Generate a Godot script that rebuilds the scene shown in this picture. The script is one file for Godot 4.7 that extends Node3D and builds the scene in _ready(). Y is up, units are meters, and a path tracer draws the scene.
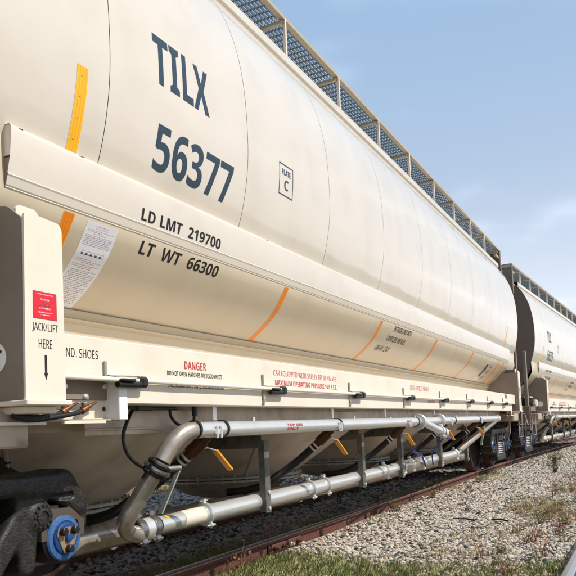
extends Node3D

# ---------------------------------------------------------------- constants
const CAR_HALF := 6.75          # half length of the tank
const SILL_Z := 1.50
const TRUCK_X := 6.25
const COL_X := 5.99
const BEND_AT := 13.5           # where the track starts to curve
const BEND_R := 210.0
const GROUND := -0.19
var M := {}
var rng := RandomNumberGenerator.new()


# ---------------------------------------------------------------- mesh builder
class MB:
	var v := PackedVector3Array()
	var n := PackedVector3Array()
	var uv := PackedVector2Array()
	var c := PackedColorArray()
	var col := Color.WHITE
	var use_uv := false
	var use_c := false

	func tri(a: Vector3, b: Vector3, d: Vector3, na: Vector3, nb: Vector3, nd: Vector3, ua := Vector2.ZERO, ub := Vector2.ZERO, ud := Vector2.ZERO) -> void:
		var g := (b - a).cross(d - a)
		if g.length_squared() < 1e-16:
			return
		if g.dot(na + nb + nd) > 0.0:
			v.append_array([a, d, b]); n.append_array([na, nd, nb]); uv.append_array([ua, ud, ub])
		else:
			v.append_array([a, b, d]); n.append_array([na, nb, nd]); uv.append_array([ua, ub, ud])
		c.append_array([col, col, col])

	func quad(a: Vector3, b: Vector3, d: Vector3, e: Vector3, nn: Vector3) -> void:
		tri(a, b, d, nn, nn, nn)
		tri(a, d, e, nn, nn, nn)

	func quadn(a: Vector3, b: Vector3, d: Vector3, e: Vector3, na: Vector3, nb: Vector3, nd: Vector3, ne: Vector3) -> void:
		tri(a, b, d, na, nb, nd)
		tri(a, d, e, na, nd, ne)

	func face(pts: Array, nn: Vector3) -> void:
		for i in range(1, pts.size() - 1):
			tri(pts[0], pts[i], pts[i + 1], nn, nn, nn)

	# chamfered box
	func box(center: Vector3, size: Vector3, bev := 0.003, b := Basis.IDENTITY) -> MB:
		var h := size * 0.5
		var w: float = minf(bev, minf(h.x, minf(h.y, h.z)) * 0.6)
		var P := func(sx: int, sy: int, sz: int, ax: int) -> Vector3:
			var p := Vector3(sx * (h.x - w), sy * (h.y - w), sz * (h.z - w))
			if ax == 0: p.x = sx * h.x
			elif ax == 1: p.y = sy * h.y
			else: p.z = sz * h.z
			return center + b * p
		for s in [-1, 1]:
			quad(P.call(s, -1, -1, 0), P.call(s, 1, -1, 0), P.call(s, 1, 1, 0), P.call(s, -1, 1, 0), b * Vector3(s, 0, 0))
			quad(P.call(-1, s, -1, 1), P.call(1, s, -1, 1), P.call(1, s, 1, 1), P.call(-1, s, 1, 1), b * Vector3(0, s, 0))
			quad(P.call(-1, -1, s, 2), P.call(1, -1, s, 2), P.call(1, 1, s, 2), P.call(-1, 1, s, 2), b * Vector3(0, 0, s))
		if w > 0.0:
			for s in [-1, 1]:
				for t in [-1, 1]:
					quad(P.call(s, t, -1, 0), P.call(s, t, -1, 1), P.call(s, t, 1, 1), P.call(s, t, 1, 0), (b * Vector3(s, t, 0)).normalized())
					quad(P.call(s, -1, t, 0), P.call(s, -1, t, 2), P.call(s, 1, t, 2), P.call(s, 1, t, 0), (b * Vector3(s, 0, t)).normalized())
					quad(P.call(-1, s, t, 1), P.call(-1, s, t, 2), P.call(1, s, t, 2), P.call(1, s, t, 1), (b * Vector3(0, s, t)).normalized())
					for q in [-1, 1]:
						var nn: Vector3 = (b * Vector3(s, t, q)).normalized()
						tri(P.call(s, t, q, 0), P.call(s, t, q, 1), P.call(s, t, q, 2), nn, nn, nn)
		return self

	func bar(a: Vector3, e: Vector3, w: float, d: float, bev := 0.002, up := Vector3.UP) -> MB:
		var x := (e - a).normalized()
		var z := x.cross(up).normalized()
		var y := z.cross(x)
		return box((a + e) * 0.5, Vector3(a.distance_to(e), w, d), bev, Basis(x, y, z))

	func tube(pts: Array, r: float, seg := 14, caps := true, r2 := -1.0) -> MB:
		var m := pts.size()
		var prev := Vector3.ZERO
		var rings := []
		var norms := []
		for i in m:
			var t: Vector3 = (pts[mini(i + 1, m - 1)] - pts[maxi(i - 1, 0)]).normalized()
			var u: Vector3
			if i == 0:
				u = t.cross(Vector3.UP if absf(t.y) < 0.9 else Vector3.RIGHT).normalized()
			else:
				u = (prev - t * prev.dot(t)).normalized()
			prev = u
			var w := t.cross(u)
			var rr: float = r if r2 < 0.0 else lerpf(r, r2, float(i) / (m - 1))
			var ring := []
			var nr := []
			for k in seg:
				var a := TAU * k / seg
				var nn := u * cos(a) + w * sin(a)
				nr.append(nn); ring.append(pts[i] + nn * rr)
			rings.append(ring); norms.append(nr)
		for i in m - 1:
			for k in seg:
				var l := (k + 1) % seg
				quadn(rings[i][k], rings[i][l], rings[i + 1][l], rings[i + 1][k], norms[i][k], norms[i][l], norms[i + 1][l], norms[i + 1][k])
		if caps:
			face(rings[0], (pts[0] - pts[1]).normalized())
			face(rings[m - 1], (pts[m - 1] - pts[m - 2]).normalized())
		return self

	# profile: Vector2(radius, height along axis); axis given by basis y
	func lathe(prof: Array, at: Vector3, b := Basis.IDENTITY, seg := 32, smooth := false) -> MB:
		var m := prof.size()
		var nr := []
		for i in m - 1:
			var d: Vector2 = prof[i + 1] - prof[i]
			nr.append(Vector2(d.y, -d.x).normalized())
		for i in m - 1:
			var n0: Vector2 = nr[i]
			var n1: Vector2 = nr[i]
			if smooth:
				if i > 0: n0 = (nr[i] + nr[i - 1]).normalized()
				if i < m - 2: n1 = (nr[i] + nr[i + 1]).normalized()
			for k in seg:
				var a0 := TAU * k / seg
				var a1 := TAU * (k + 1) / seg
				var F := func(q: Vector2, a: float) -> Vector3: return b * Vector3(q.x * cos(a), q.y, q.x * sin(a))
				quadn(at + F.call(prof[i], a0), at + F.call(prof[i], a1), at + F.call(prof[i + 1], a1), at + F.call(prof[i + 1], a0), F.call(n0, a0), F.call(n0, a1), F.call(n1, a1), F.call(n1, a0))
		return self

	# polygon (in the plane u,w) extruded along d
	func slab(poly: PackedVector2Array, o: Vector3, u: Vector3, w: Vector3, d: Vector3) -> MB:
		var idx := Geometry2D.triangulate_polygon(poly)
		var dn := d.normalized()
		var P := func(i: int, k: float) -> Vector3: return o + u * poly[i].x + w * poly[i].y + d * k
		for i in range(0, idx.size(), 3):
			tri(P.call(idx[i], 0), P.call(idx[i + 1], 0), P.call(idx[i + 2], 0), -dn, -dn, -dn)
			tri(P.call(idx[i], 1), P.call(idx[i + 1], 1), P.call(idx[i + 2], 1), dn, dn, dn)
		var cw := Geometry2D.is_polygon_clockwise(poly)
		for i in poly.size():
			var j := (i + 1) % poly.size()
			var e := poly[j] - poly[i]
			var nn := (u * e.y - w * e.x).normalized() * (-1.0 if cw else 1.0)
			quad(P.call(i, 0), P.call(j, 0), P.call(j, 1), P.call(i, 1), nn)
		return self

	# open section (z,y) swept along x, hard edges; thickness 0
	func strip(sec: Array, x0: float, x1: float, out: Vector3, steps := 1, smooth := false) -> MB:
		var nn := []
		for i in sec.size() - 1:
			var d: Vector2 = sec[i + 1] - sec[i]
			var q := Vector3(0, d.x, -d.y).normalized()
			nn.append(q if q.dot(out) >= 0 else -q)
		for k in steps:
			var a := lerpf(x0, x1, float(k) / steps)
			var e := lerpf(x0, x1, float(k + 1) / steps)
			for i in sec.size() - 1:
				var n0: Vector3 = nn[i]
				var n1: Vector3 = nn[i]
				if smooth:
					if i > 0: n0 = (nn[i] + nn[i - 1]).normalized()
					if i < sec.size() - 2: n1 = (nn[i] + nn[i + 1]).normalized()
				var p: Vector2 = sec[i]
				var r: Vector2 = sec[i + 1]
				quadn(Vector3(a, p.y, p.x), Vector3(e, p.y, p.x), Vector3(e, r.y, r.x), Vector3(a, r.y, r.x), n0, n0, n1, n1)
		return self

	func mesh(mat: Material) -> ArrayMesh:
		var arr := []
		arr.resize(Mesh.ARRAY_MAX)
		arr[Mesh.ARRAY_VERTEX] = v
		arr[Mesh.ARRAY_NORMAL] = n
		if use_uv: arr[Mesh.ARRAY_TEX_UV] = uv
		if use_c: arr[Mesh.ARRAY_COLOR] = c
		var am := ArrayMesh.new()
		am.add_surface_from_arrays(Mesh.PRIMITIVE_TRIANGLES, arr)
		am.surface_set_material(0, mat)
		return am


# ---------------------------------------------------------------- naming helpers
func numbered(parent: Node, called: String) -> String:
	if not parent.has_node(called):
		return called
	var i := 1
	while parent.has_node("%s_%03d" % [called, i]):
		i += 1
	return "%s_%03d" % [called, i]


func put(parent: Node, called: String, mb: MB, mat: Material) -> MeshInstance3D:
	var o := MeshInstance3D.new()
	o.name = numbered(parent, called)
	o.mesh = mb.mesh(mat)
	parent.add_child(o, true)
	return o


func put_mesh(parent: Node, called: String, m: Mesh, xf := Transform3D.IDENTITY) -> MeshInstance3D:
	var o := MeshInstance3D.new()
	o.name = numbered(parent, called)
	o.mesh = m
	o.transform = xf
	parent.add_child(o, true)
	return o


func group_node(parent: Node, called: String) -> Node3D:
	var o := Node3D.new()
	o.name = numbered(parent, called)
	parent.add_child(o, true)
	return o


func tag(o: Node, label: String, category: String, grp := "", kind := "") -> void:
	o.set_meta("label", label)
	if category: o.set_meta("category", category)
	if grp: o.set_meta("group", grp)
	if kind: o.set_meta("kind", kind)


# ---------------------------------------------------------------- textures and materials
func noise_img(size: int, sd: int, freq: float, octaves := 4, kind := FastNoiseLite.TYPE_SIMPLEX_SMOOTH) -> Image:
	var f := FastNoiseLite.new()
	f.seed = sd; f.frequency = freq; f.noise_type = kind
	f.fractal_octaves = octaves
	return f.get_seamless_image(size, size, false, false, 0.15, true)


func ramp_tex(img: Image, stops: Array) -> ImageTexture:
	var g := Gradient.new()
	g.offsets = PackedFloat32Array(); g.colors = PackedColorArray()
	var off := PackedFloat32Array()
	var cols := PackedColorArray()
	for s in stops:
		off.append(s[0]); cols.append(s[1])
	g.offsets = off; g.colors = cols
	var lut := []
	for i in 256: lut.append(g.sample(i / 255.0))
	var o := Image.create(img.get_width(), img.get_height(), false, Image.FORMAT_RGB8)
	for y in img.get_height():
		for x in img.get_width():
			o.set_pixel(x, y, lut[int(img.get_pixel(x, y).r * 255.0)])
	return ImageTexture.create_from_image(o)


func bump_tex(img: Image, strength := 4.0) -> ImageTexture:
	var o := img.duplicate()
	o.convert(Image.FORMAT_RGBA8)
	o.bump_map_to_normal_map(strength)
	return ImageTexture.create_from_image(o)


func mat(col: Color, rough := 0.5, metal := 0.0, tex: Texture2D = null, scale := 1.0, nrm: Texture2D = null, nscale := 1.0) -> StandardMaterial3D:
	var m := StandardMaterial3D.new()
	m.albedo_color = col
	m.roughness = rough
	m.metallic = metal
	if tex:
		m.albedo_texture = tex
	if nrm:
		m.normal_enabled = true
		m.normal_texture = nrm
		m.normal_scale = nscale
	if tex or nrm:
		m.uv1_triplanar = true
		m.uv1_scale = Vector3.ONE * scale
	return m


func make_materials() -> void:
	var n1 := noise_img(256, 3, 0.012, 5)
	var n2 := noise_img(256, 8, 0.05, 4)
	var n3 := noise_img(256, 15, 0.12, 3)
	var soft := ramp_tex(n1, [[0.0, Color(0.95, 0.945, 0.935)], [0.45, Color(0.985, 0.985, 0.98)], [1.0, Color.WHITE]])
	var grime := ramp_tex(n1, [[0.0, Color(0.72, 0.68, 0.63)], [0.4, Color(0.92, 0.9, 0.88)], [1.0, Color.WHITE]])
	var mott := ramp_tex(n2, [[0.0, Color(0.55, 0.52, 0.5)], [0.5, Color(0.85, 0.84, 0.83)], [1.0, Color.WHITE]])
	var b1 := bump_tex(n1, 3.0)
	var b2 := bump_tex(n2, 5.0)
	var b3 := bump_tex(n3, 6.0)
	var cream := Color(0.855, 0.815, 0.762)
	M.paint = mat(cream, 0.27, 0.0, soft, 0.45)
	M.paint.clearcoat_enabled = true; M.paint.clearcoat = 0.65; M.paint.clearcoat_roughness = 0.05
	M.paint_lower_shade = mat(Color(0.815, 0.76, 0.665), 0.27, 0.0, soft, 0.6)  # same cream paint, with belly shade and ground colour cast put into it
	M.sill = mat(Color(0.88, 0.835, 0.77), 0.42, 0.0, soft, 0.8)
	M.hopper = mat(Color(0.84, 0.785, 0.72), 0.34, 0.0, grime, 0.9, b1, 0.25)
	M.under = mat(Color(0.74, 0.68, 0.61), 0.5, 0.0, grime, 1.2)
	M.shade_plate = mat(Color(0.53, 0.48, 0.43), 0.5, 0.0, soft, 1.0)  # cream car paint, its colour darkened to carry the shade on these plates
	M.galv = mat(Color(0.88, 0.88, 0.87), 0.29, 0.6, soft, 2.2, b1, 0.15)
	M.galv_dull = mat(Color(0.45, 0.46, 0.43), 0.5, 0.4, grime, 2.5)
	M.elbow = mat(Color(0.76, 0.73, 0.69), 0.30, 0.6, grime, 2.5, b2, 0.12)
	M.bracket = mat(Color(0.60, 0.62, 0.58), 0.45, 0.3, grime, 3.0)
	M.steel = mat(Color(0.70, 0.70, 0.70), 0.32, 0.85, mott, 6.0)
	M.zinc = mat(Color(0.86, 0.86, 0.85), 0.35, 0.5)
	M.cast = mat(Color(0.25, 0.245, 0.24), 0.48, 0.2, ramp_tex(n2, [[0.0, Color(0.5, 0.5, 0.52)], [0.5, Color(0.72, 0.72, 0.72)], [0.75, Color(0.9, 0.84, 0.77)], [1.0, Color(1.0, 0.84, 0.68)]]), 2.0, b3, 0.22)
	M.black = mat(Color(0.055, 0.055, 0.06), 0.45)
	M.rubber = mat(Color(0.05, 0.05, 0.053), 0.6, 0.0, null, 1.0, b2, 0.3)
	M.blue = mat(Color(0.14, 0.33, 0.61), 0.4, 0.1, mott, 8.0)
	M.blue_light = mat(Color(0.29, 0.48, 0.72), 0.4, 0.1, mott, 8.0)
	M.rust = mat(Color(0.36, 0.20, 0.135), 0.75, 0.1, mott, 4.0, b3, 0.5)
	M.wheel = mat(Color(0.21, 0.135, 0.10), 0.7, 0.2, mott, 3.0, b2, 0.3)
	M.rim_rust = mat(Color(0.40, 0.255, 0.19), 0.7, 0.1, mott, 5.0)
	M.rail_web = mat(Color(0.44, 0.265, 0.21), 0.8, 0.05, mott, 3.0, b3, 0.6)
	M.rail_head = mat(Color(0.52, 0.39, 0.33), 0.42, 0.3, mott, 3.0)
	M.rail_shiny = mat(Color(0.80, 0.79, 0.78), 0.24, 0.95, soft, 3.0)
	M.tie = mat(Color(0.20, 0.15, 0.115), 0.9, 0.0, mott, 3.0, b2, 0.8)
	M.bronze = mat(Color(0.40, 0.245, 0.13), 0.45, 0.45, mott, 9.0)
	M.brass = mat(Color(0.56, 0.36, 0.23), 0.4, 0.6, mott, 12.0)
	M.handle = mat(Color(0.90, 0.60, 0.11), 0.42)
	M.strap_blue = mat(Color(0.13, 0.24, 0.55), 0.6)
	M.tape_yellow = mat(Color(0.95, 0.73, 0.10), 0.38)
	M.tape_orange = mat(Color(0.96, 0.56, 0.07), 0.38)
	M.ink = mat(Color(0.13, 0.22, 0.285), 0.45)
	M.ink_black = mat(Color(0.075, 0.08, 0.095), 0.45)
	M.ink_red = mat(Color(0.72, 0.16, 0.18), 0.45)
	M.white = mat(Color(0.93, 0.92, 0.90), 0.4)
	M.walk = mat(Color(0.35, 0.40, 0.44), 0.5, 0.4)
	M.walk_edge = mat(Color(0.68, 0.635, 0.55), 0.5, 0.0, soft, 1.0)
	M.shade_plate_end = mat(Color(0.48, 0.415, 0.365), 0.5, 0.0, soft, 1.0)  # car-end cream with its shade put into the brown-grey colour
	M.seam = mat(Color(0.34, 0.33, 0.31), 0.8)
	# ground
	var g := noise_img(512, 21, 0.02, 5)
	M.soil = mat(Color(0.50, 0.43, 0.34), 0.95, 0.0, ramp_tex(g, [[0.0, Color(0.5, 0.46, 0.42)], [0.5, Color(0.8, 0.78, 0.74)], [1.0, Color.WHITE]]), 0.7, b3, 1.0)
	M.soil.uv1_world_triplanar = true
	var cell := FastNoiseLite.new()
	cell.noise_type = FastNoiseLite.TYPE_CELLULAR; cell.frequency = 0.06; cell.seed = 4
	cell.cellular_return_type = FastNoiseLite.RETURN_CELL_VALUE
	var ci := cell.get_seamless_image(512, 512)
	var cb := FastNoiseLite.new()
	cb.noise_type = FastNoiseLite.TYPE_CELLULAR; cb.frequency = 0.06; cb.seed = 4
	cb.cellular_return_type = FastNoiseLite.RETURN_DISTANCE
	M.ballast = mat(Color(0.80, 0.755, 0.70), 0.9, 0.0, ramp_tex(ci, [[0.0, Color(0.42, 0.38, 0.35)], [0.35, Color(0.66, 0.63, 0.6)], [0.7, Color(0.85, 0.83, 0.8)], [1.0, Color.WHITE]]), 1.6, bump_tex(cb.get_seamless_image(512, 512), 10.0), 1.0)
	M.ballast.uv1_world_triplanar = true
	M.field = mat(Color(0.40, 0.40, 0.22), 0.95, 0.0, ramp_tex(g, [[0.0, Color(0.55, 0.6, 0.4)], [0.5, Color(0.85, 0.85, 0.7)], [1.0, Color(1, 0.95, 0.85)]]), 0.2)
	M.field.uv1_world_triplanar = true
	M.stone = mat(Color.WHITE, 0.85, 0.0, mott, 9.0)
	M.stone.vertex_color_use_as_albedo = true
	M.leaf = mat(Color.WHITE, 0.6)
	M.leaf.vertex_color_use_as_albedo = true
	M.leaf.backlight_enabled = true
	M.leaf.backlight = Color(0.12, 0.14, 0.05)
	M.stem = mat(Color(0.50, 0.34, 0.24), 0.8)
	M.twig = mat(Color(0.13, 0.10, 0.085), 0.9)


# ---------------------------------------------------------------- body section
func tank_z(y: float) -> float:
	if y >= 2.8:
		return 1.5 * pow(maxf(0.0, 1.0 - pow((y - 2.8) / 1.6, 2.5)), 0.4)
	return 1.5 * sqrt(maxf(0.0, 1.0 - pow((2.8 - y) / 1.6, 2.0)))


const BELLY := [Vector2(1.389, 1.948), Vector2(1.352, 1.88), Vector2(1.302, 1.80), Vector2(1.238, 1.727), Vector2(1.166, 1.662), Vector2(1.091, 1.606), Vector2(1.035, 1.565)]

func belly_z(y: float) -> float:
	for i in BELLY.size() - 1:
		var a: Vector2 = BELLY[i]
		var b: Vector2 = BELLY[i + 1]
		if y <= a.y and y >= b.y:
			return lerpf(b.x, a.x, (y - b.y) / (a.y - b.y))
	return BELLY[0].x if y > BELLY[0].y else BELLY[BELLY.size() - 1].x


func belly_normal(y: float) -> Vector3:
	var d := belly_z(y + 0.01) - belly_z(y - 0.01)
	return Vector3(0, -d / 0.02, 1).normalized()


# ---------------------------------------------------------------- lettering
var text_cache := {}

func glyphs(s: String, bold := true, step := 0.8) -> Array:
	var key := s + str(bold)
	if text_cache.has(key):
		return text_cache[key]
	var f := SystemFont.new()
	f.font_names = PackedStringArray(["Droid Sans"])
	f.font_weight = 700 if bold else 400
	var t := TextMesh.new()
	t.font = f; t.text = s; t.font_size = 64; t.pixel_size = 1.0; t.depth = 0.0; t.curve_step = step
	t.horizontal_alignment = HORIZONTAL_ALIGNMENT_LEFT
	var a := t.get_mesh_arrays() if t.has_method("get_mesh_arrays") else t.surface_get_arrays(0)
	var vv: PackedVector3Array = a[Mesh.ARRAY_VERTEX]
	var ii = a[Mesh.ARRAY_INDEX]
	var tris := PackedVector2Array()
	var idx := []
	if ii != null and ii.size() > 0:
		idx = Array(ii)
	else:
		idx = range(vv.size())
	var lo := Vector2(1e9, 1e9)
	var hi := Vector2(-1e9, -1e9)
	for i in idx:
		var p := Vector2(vv[i].x, vv[i].y)
		lo = lo.min(p); hi = hi.max(p)
		tris.append(p)
	for i in tris.size():
		tris[i] = Vector2((tris[i].x - lo.x) / (hi.x - lo.x), (tris[i].y - lo.y) / (hi.y - lo.y))
	text_cache[key] = [tris, (hi.x - lo.x) / (hi.y - lo.y)]
	return text_cache[key]


# u,v in 0..1 over w x h metres; place: Callable(x, y) -> [point, normal], x to the right, y up from the lower left corner
func letter(parent: Node, s: String, w: float, h: float, place: Callable, m: Material, fine := 1.0, bold := true) -> MeshInstance3D:
	var g := glyphs(s, bold)
	var tris: PackedVector2Array = g[0]
	var mb := MB.new()
	for i in range(0, tris.size(), 3):
		var stack := [[tris[i] * Vector2(w, h), tris[i + 1] * Vector2(w, h), tris[i + 2] * Vector2(w, h)]]
		while stack:
			var t = stack.pop_back()
			var a: Vector2 = t[0]; var b: Vector2 = t[1]; var d: Vector2 = t[2]
			var span := maxf(a.y, maxf(b.y, d.y)) - minf(a.y, minf(b.y, d.y))
			if span > fine:
				var ab := absf(a.y - b.y); var bd := absf(b.y - d.y); var da := absf(d.y - a.y)
				if ab >= bd and ab >= da:
					var q := (a + b) * 0.5
					stack.append([a, q, d]); stack.append([q, b, d])
				elif bd >= da:
					var q := (b + d) * 0.5
					stack.append([a, b, q]); stack.append([a, q, d])
				else:
					var q := (d + a) * 0.5
					stack.append([a, b, q]); stack.append([q, b, d])
				continue
			var A: Array = place.call(a.x, a.y)
			var B: Array = place.call(b.x, b.y)
			var D: Array = place.call(d.x, d.y)
			mb.tri(A[0], B[0], D[0], A[1], B[1], D[1])
	return put(parent, "lettering", mb, m)


func on_tank(x0: float, y0: float) -> Callable:
	return func(x: float, y: float) -> Array:
		return tank_point(x0 + x, y0 + y)


func on_belly(x0: float, y0: float) -> Callable:
	return func(x: float, y: float) -> Array:
		var yy := y0 + y
		var nn := belly_normal(yy)
		return [Vector3(x0 + x, yy, belly_z(yy)) + nn * 0.0009, nn]


func on_plane(o: Vector3, u: Vector3, w: Vector3) -> Callable:
	var nn := u.cross(w).normalized()
	return func(x: float, y: float) -> Array:
		return [o + u * x + w * y, nn]


# a patch of tape or print following the body, from y1 down to y0
func patch(parent: Node, called: String, x0: float, x1: float, y0: float, y1: float, place: Callable, m: Material, steps := 8, uvs := false) -> MeshInstance3D:
	var mb := MB.new()
	mb.use_uv = uvs
	for i in steps:
		var a := lerpf(y0, y1, float(i) / steps)
		var b := lerpf(y0, y1, float(i + 1) / steps)
		var p0 = place.call(x0, a); var p1 = place.call(x1, a); var p2 = place.call(x1, b); var p3 = place.call(x0, b)
		var v0 := 1.0 - float(i) / steps
		var v1 := 1.0 - float(i + 1) / steps
		mb.tri(p0[0], p1[0], p2[0], p0[1], p1[1], p2[1], Vector2(0, v0), Vector2(1, v0), Vector2(1, v1))
		mb.tri(p0[0], p2[0], p3[0], p0[1], p2[1], p3[1], Vector2(0, v0), Vector2(1, v1), Vector2(0, v1))
	return put(parent, called, mb, m)


# ---------------------------------------------------------------- cast iron side frame: smooth union of rounded bars, meshed as surface nets
func cast_mesh(bars: Array, lo: Vector3, hi: Vector3, cell: float, k: float, m: Material) -> ArrayMesh:
	var nx := int((hi.x - lo.x) / cell) + 2
	var ny := int((hi.y - lo.y) / cell) + 2
	var nz := int((hi.z - lo.z) / cell) + 2
	var F := PackedFloat32Array()
	F.resize(nx * ny * nz)
	var fld := func(p: Vector3) -> float:
		var d := 1e3
		for b in bars:       # b: a(Vector2), b(Vector2), r0, r1, half z, rounding, [subtract]
			var A: Vector2 = b[0]
			var e: Vector2 = b[1] - A
			var q := Vector2(p.x, p.y) - A
			var t := clampf(q.dot(e) / maxf(e.length_squared(), 1e-9), 0.0, 1.0)
			var d2: float = (q - e * t).length() - lerpf(b[2], b[3], t)
			var zc: float = b[6] if b.size() > 6 else 0.0
			var w := Vector2(d2 + b[5], absf(p.z - zc) - b[4] + b[5])
			var dd: float = minf(maxf(w.x, w.y), 0.0) + w.max(Vector2.ZERO).length() - b[5]
			if b.size() > 7:
				d = maxf(d, -dd)
			else:
				var h := clampf(0.5 + 0.5 * (dd - d) / k, 0.0, 1.0)
				d = lerpf(dd, d, h) - k * h * (1.0 - h)
		return d
	for z in nz:
		for y in ny:
			for x in nx:
				F[(z * ny + y) * nx + x] = fld.call(lo + Vector3(x, y, z) * cell)
	var vid := {}
	var P := PackedVector3Array()
	var at := func(x: int, y: int, z: int) -> float: return F[(z * ny + y) * nx + x]
	for z in nz - 1:
		for y in ny - 1:
			for x in nx - 1:
				var s := 0
				var sum := Vector3.ZERO
				var cnt := 0
				var vals := []
				for i in 8:
					var f: float = F[((z + (i >> 2)) * ny + y + ((i >> 1) & 1)) * nx + x + (i & 1)]
					vals.append(f)
					if f < 0.0: s += 1
				if s == 0 or s == 8: continue
				for i in 8:
					for bit in [1, 2, 4]:
						if i & bit: continue
						var f0: float = vals[i]; var f1: float = vals[i | bit]
						if (f0 < 0.0) != (f1 < 0.0):
							var t := f0 / (f0 - f1)
							var a := Vector3(i & 1, (i >> 1) & 1, i >> 2)
							var b := Vector3((i | bit) & 1, ((i | bit) >> 1) & 1, (i | bit) >> 2)
							sum += a.lerp(b, t); cnt += 1
				vid[(z * ny + y) * nx + x] = P.size()
				P.append(lo + (Vector3(x, y, z) + sum / cnt) * cell)
	var N := PackedVector3Array()
	for p in P:
		var e := cell * 0.4
		N.append(Vector3(fld.call(p + Vector3(e, 0, 0)) - fld.call(p - Vector3(e, 0, 0)), fld.call(p + Vector3(0, e, 0)) - fld.call(p - Vector3(0, e, 0)), fld.call(p + Vector3(0, 0, e)) - fld.call(p - Vector3(0, 0, e))).normalized())
	var mb := MB.new()
	for z in range(1, nz - 1):
		for y in range(1, ny - 1):
			for x in range(1, nx - 1):
				var f0: float = at.call(x, y, z)
				for ax in 3:
					var f1: float = at.call(x + int(ax == 0), y + int(ax == 1), z + int(ax == 2))
					if (f0 < 0.0) == (f1 < 0.0): continue
					var ids := []
					for o in [[0, 0], [1, 0], [1, 1], [0, 1]]:
						var q := Vector3i(x, y, z)
						q[(ax + 1) % 3] -= o[0]; q[(ax + 2) % 3] -= o[1]
						ids.append(vid.get((q.z * ny + q.y) * nx + q.x, -1))
					if -1 in ids: continue
					mb.quadn(P[ids[0]], P[ids[1]], P[ids[2]], P[ids[3]], N[ids[0]], N[ids[1]], N[ids[2]], N[ids[3]])
	return mb.mesh(m)


func make_side_frame() -> ArrayMesh:
	var bars := []
	for s in [-1.0, 1.0]:
		bars.append([Vector2(s * 0.0, 0.675), Vector2(s * 0.60, 0.675), 0.055, 0.055, 0.085, 0.03])
		bars.append([Vector2(s * 0.55, 0.675), Vector2(s * 0.82, 0.655), 0.055, 0.080, 0.10, 0.04])
		bars.append([Vector2(s * 0.81, 0.655), Vector2(s * 0.915, 0.56), 0.08, 0.06, 0.10, 0.03])
		bars.append([Vector2(s * 0.93, 0.57), Vector2(s * 0.942, 0.45), 0.048, 0.030, 0.09, 0.02])
		bars.append([Vector2(s * 0.60, 0.63), Vector2(s * 0.585, 0.30), 0.075, 0.05, 0.085, 0.03])
		bars.append([Vector2(s * 0.60, 0.56), Vector2(s * 0.30, 0.20), 0.065, 0.06, 0.075, 0.03])
		bars.append([Vector2(s * 0.27, 0.64), Vector2(s * 0.27, 0.22), 0.045, 0.05, 0.08, 0.02])
		bars.append([Vector2(s * 0.66, 0.52), Vector2(s * 0.66, 0.52), 0.075, 0.075, 0.10, 0.02])
	bars.append([Vector2(-0.34, 0.17), Vector2(0.34, 0.17), 0.055, 0.055, 0.09, 0.02])
	for s in [-1.0, 1.0]:
		bars.append([Vector2(s * 0.73, 0.600), Vector2(s * 0.85, 0.606), 0.016, 0.016, 0.03, 0.01, 0.11, true])
	return cast_mesh(bars, Vector3(-1.2, 0.06, -0.16), Vector3(1.2, 0.80, 0.16), 0.0145, 0.022, M.cast)


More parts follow.
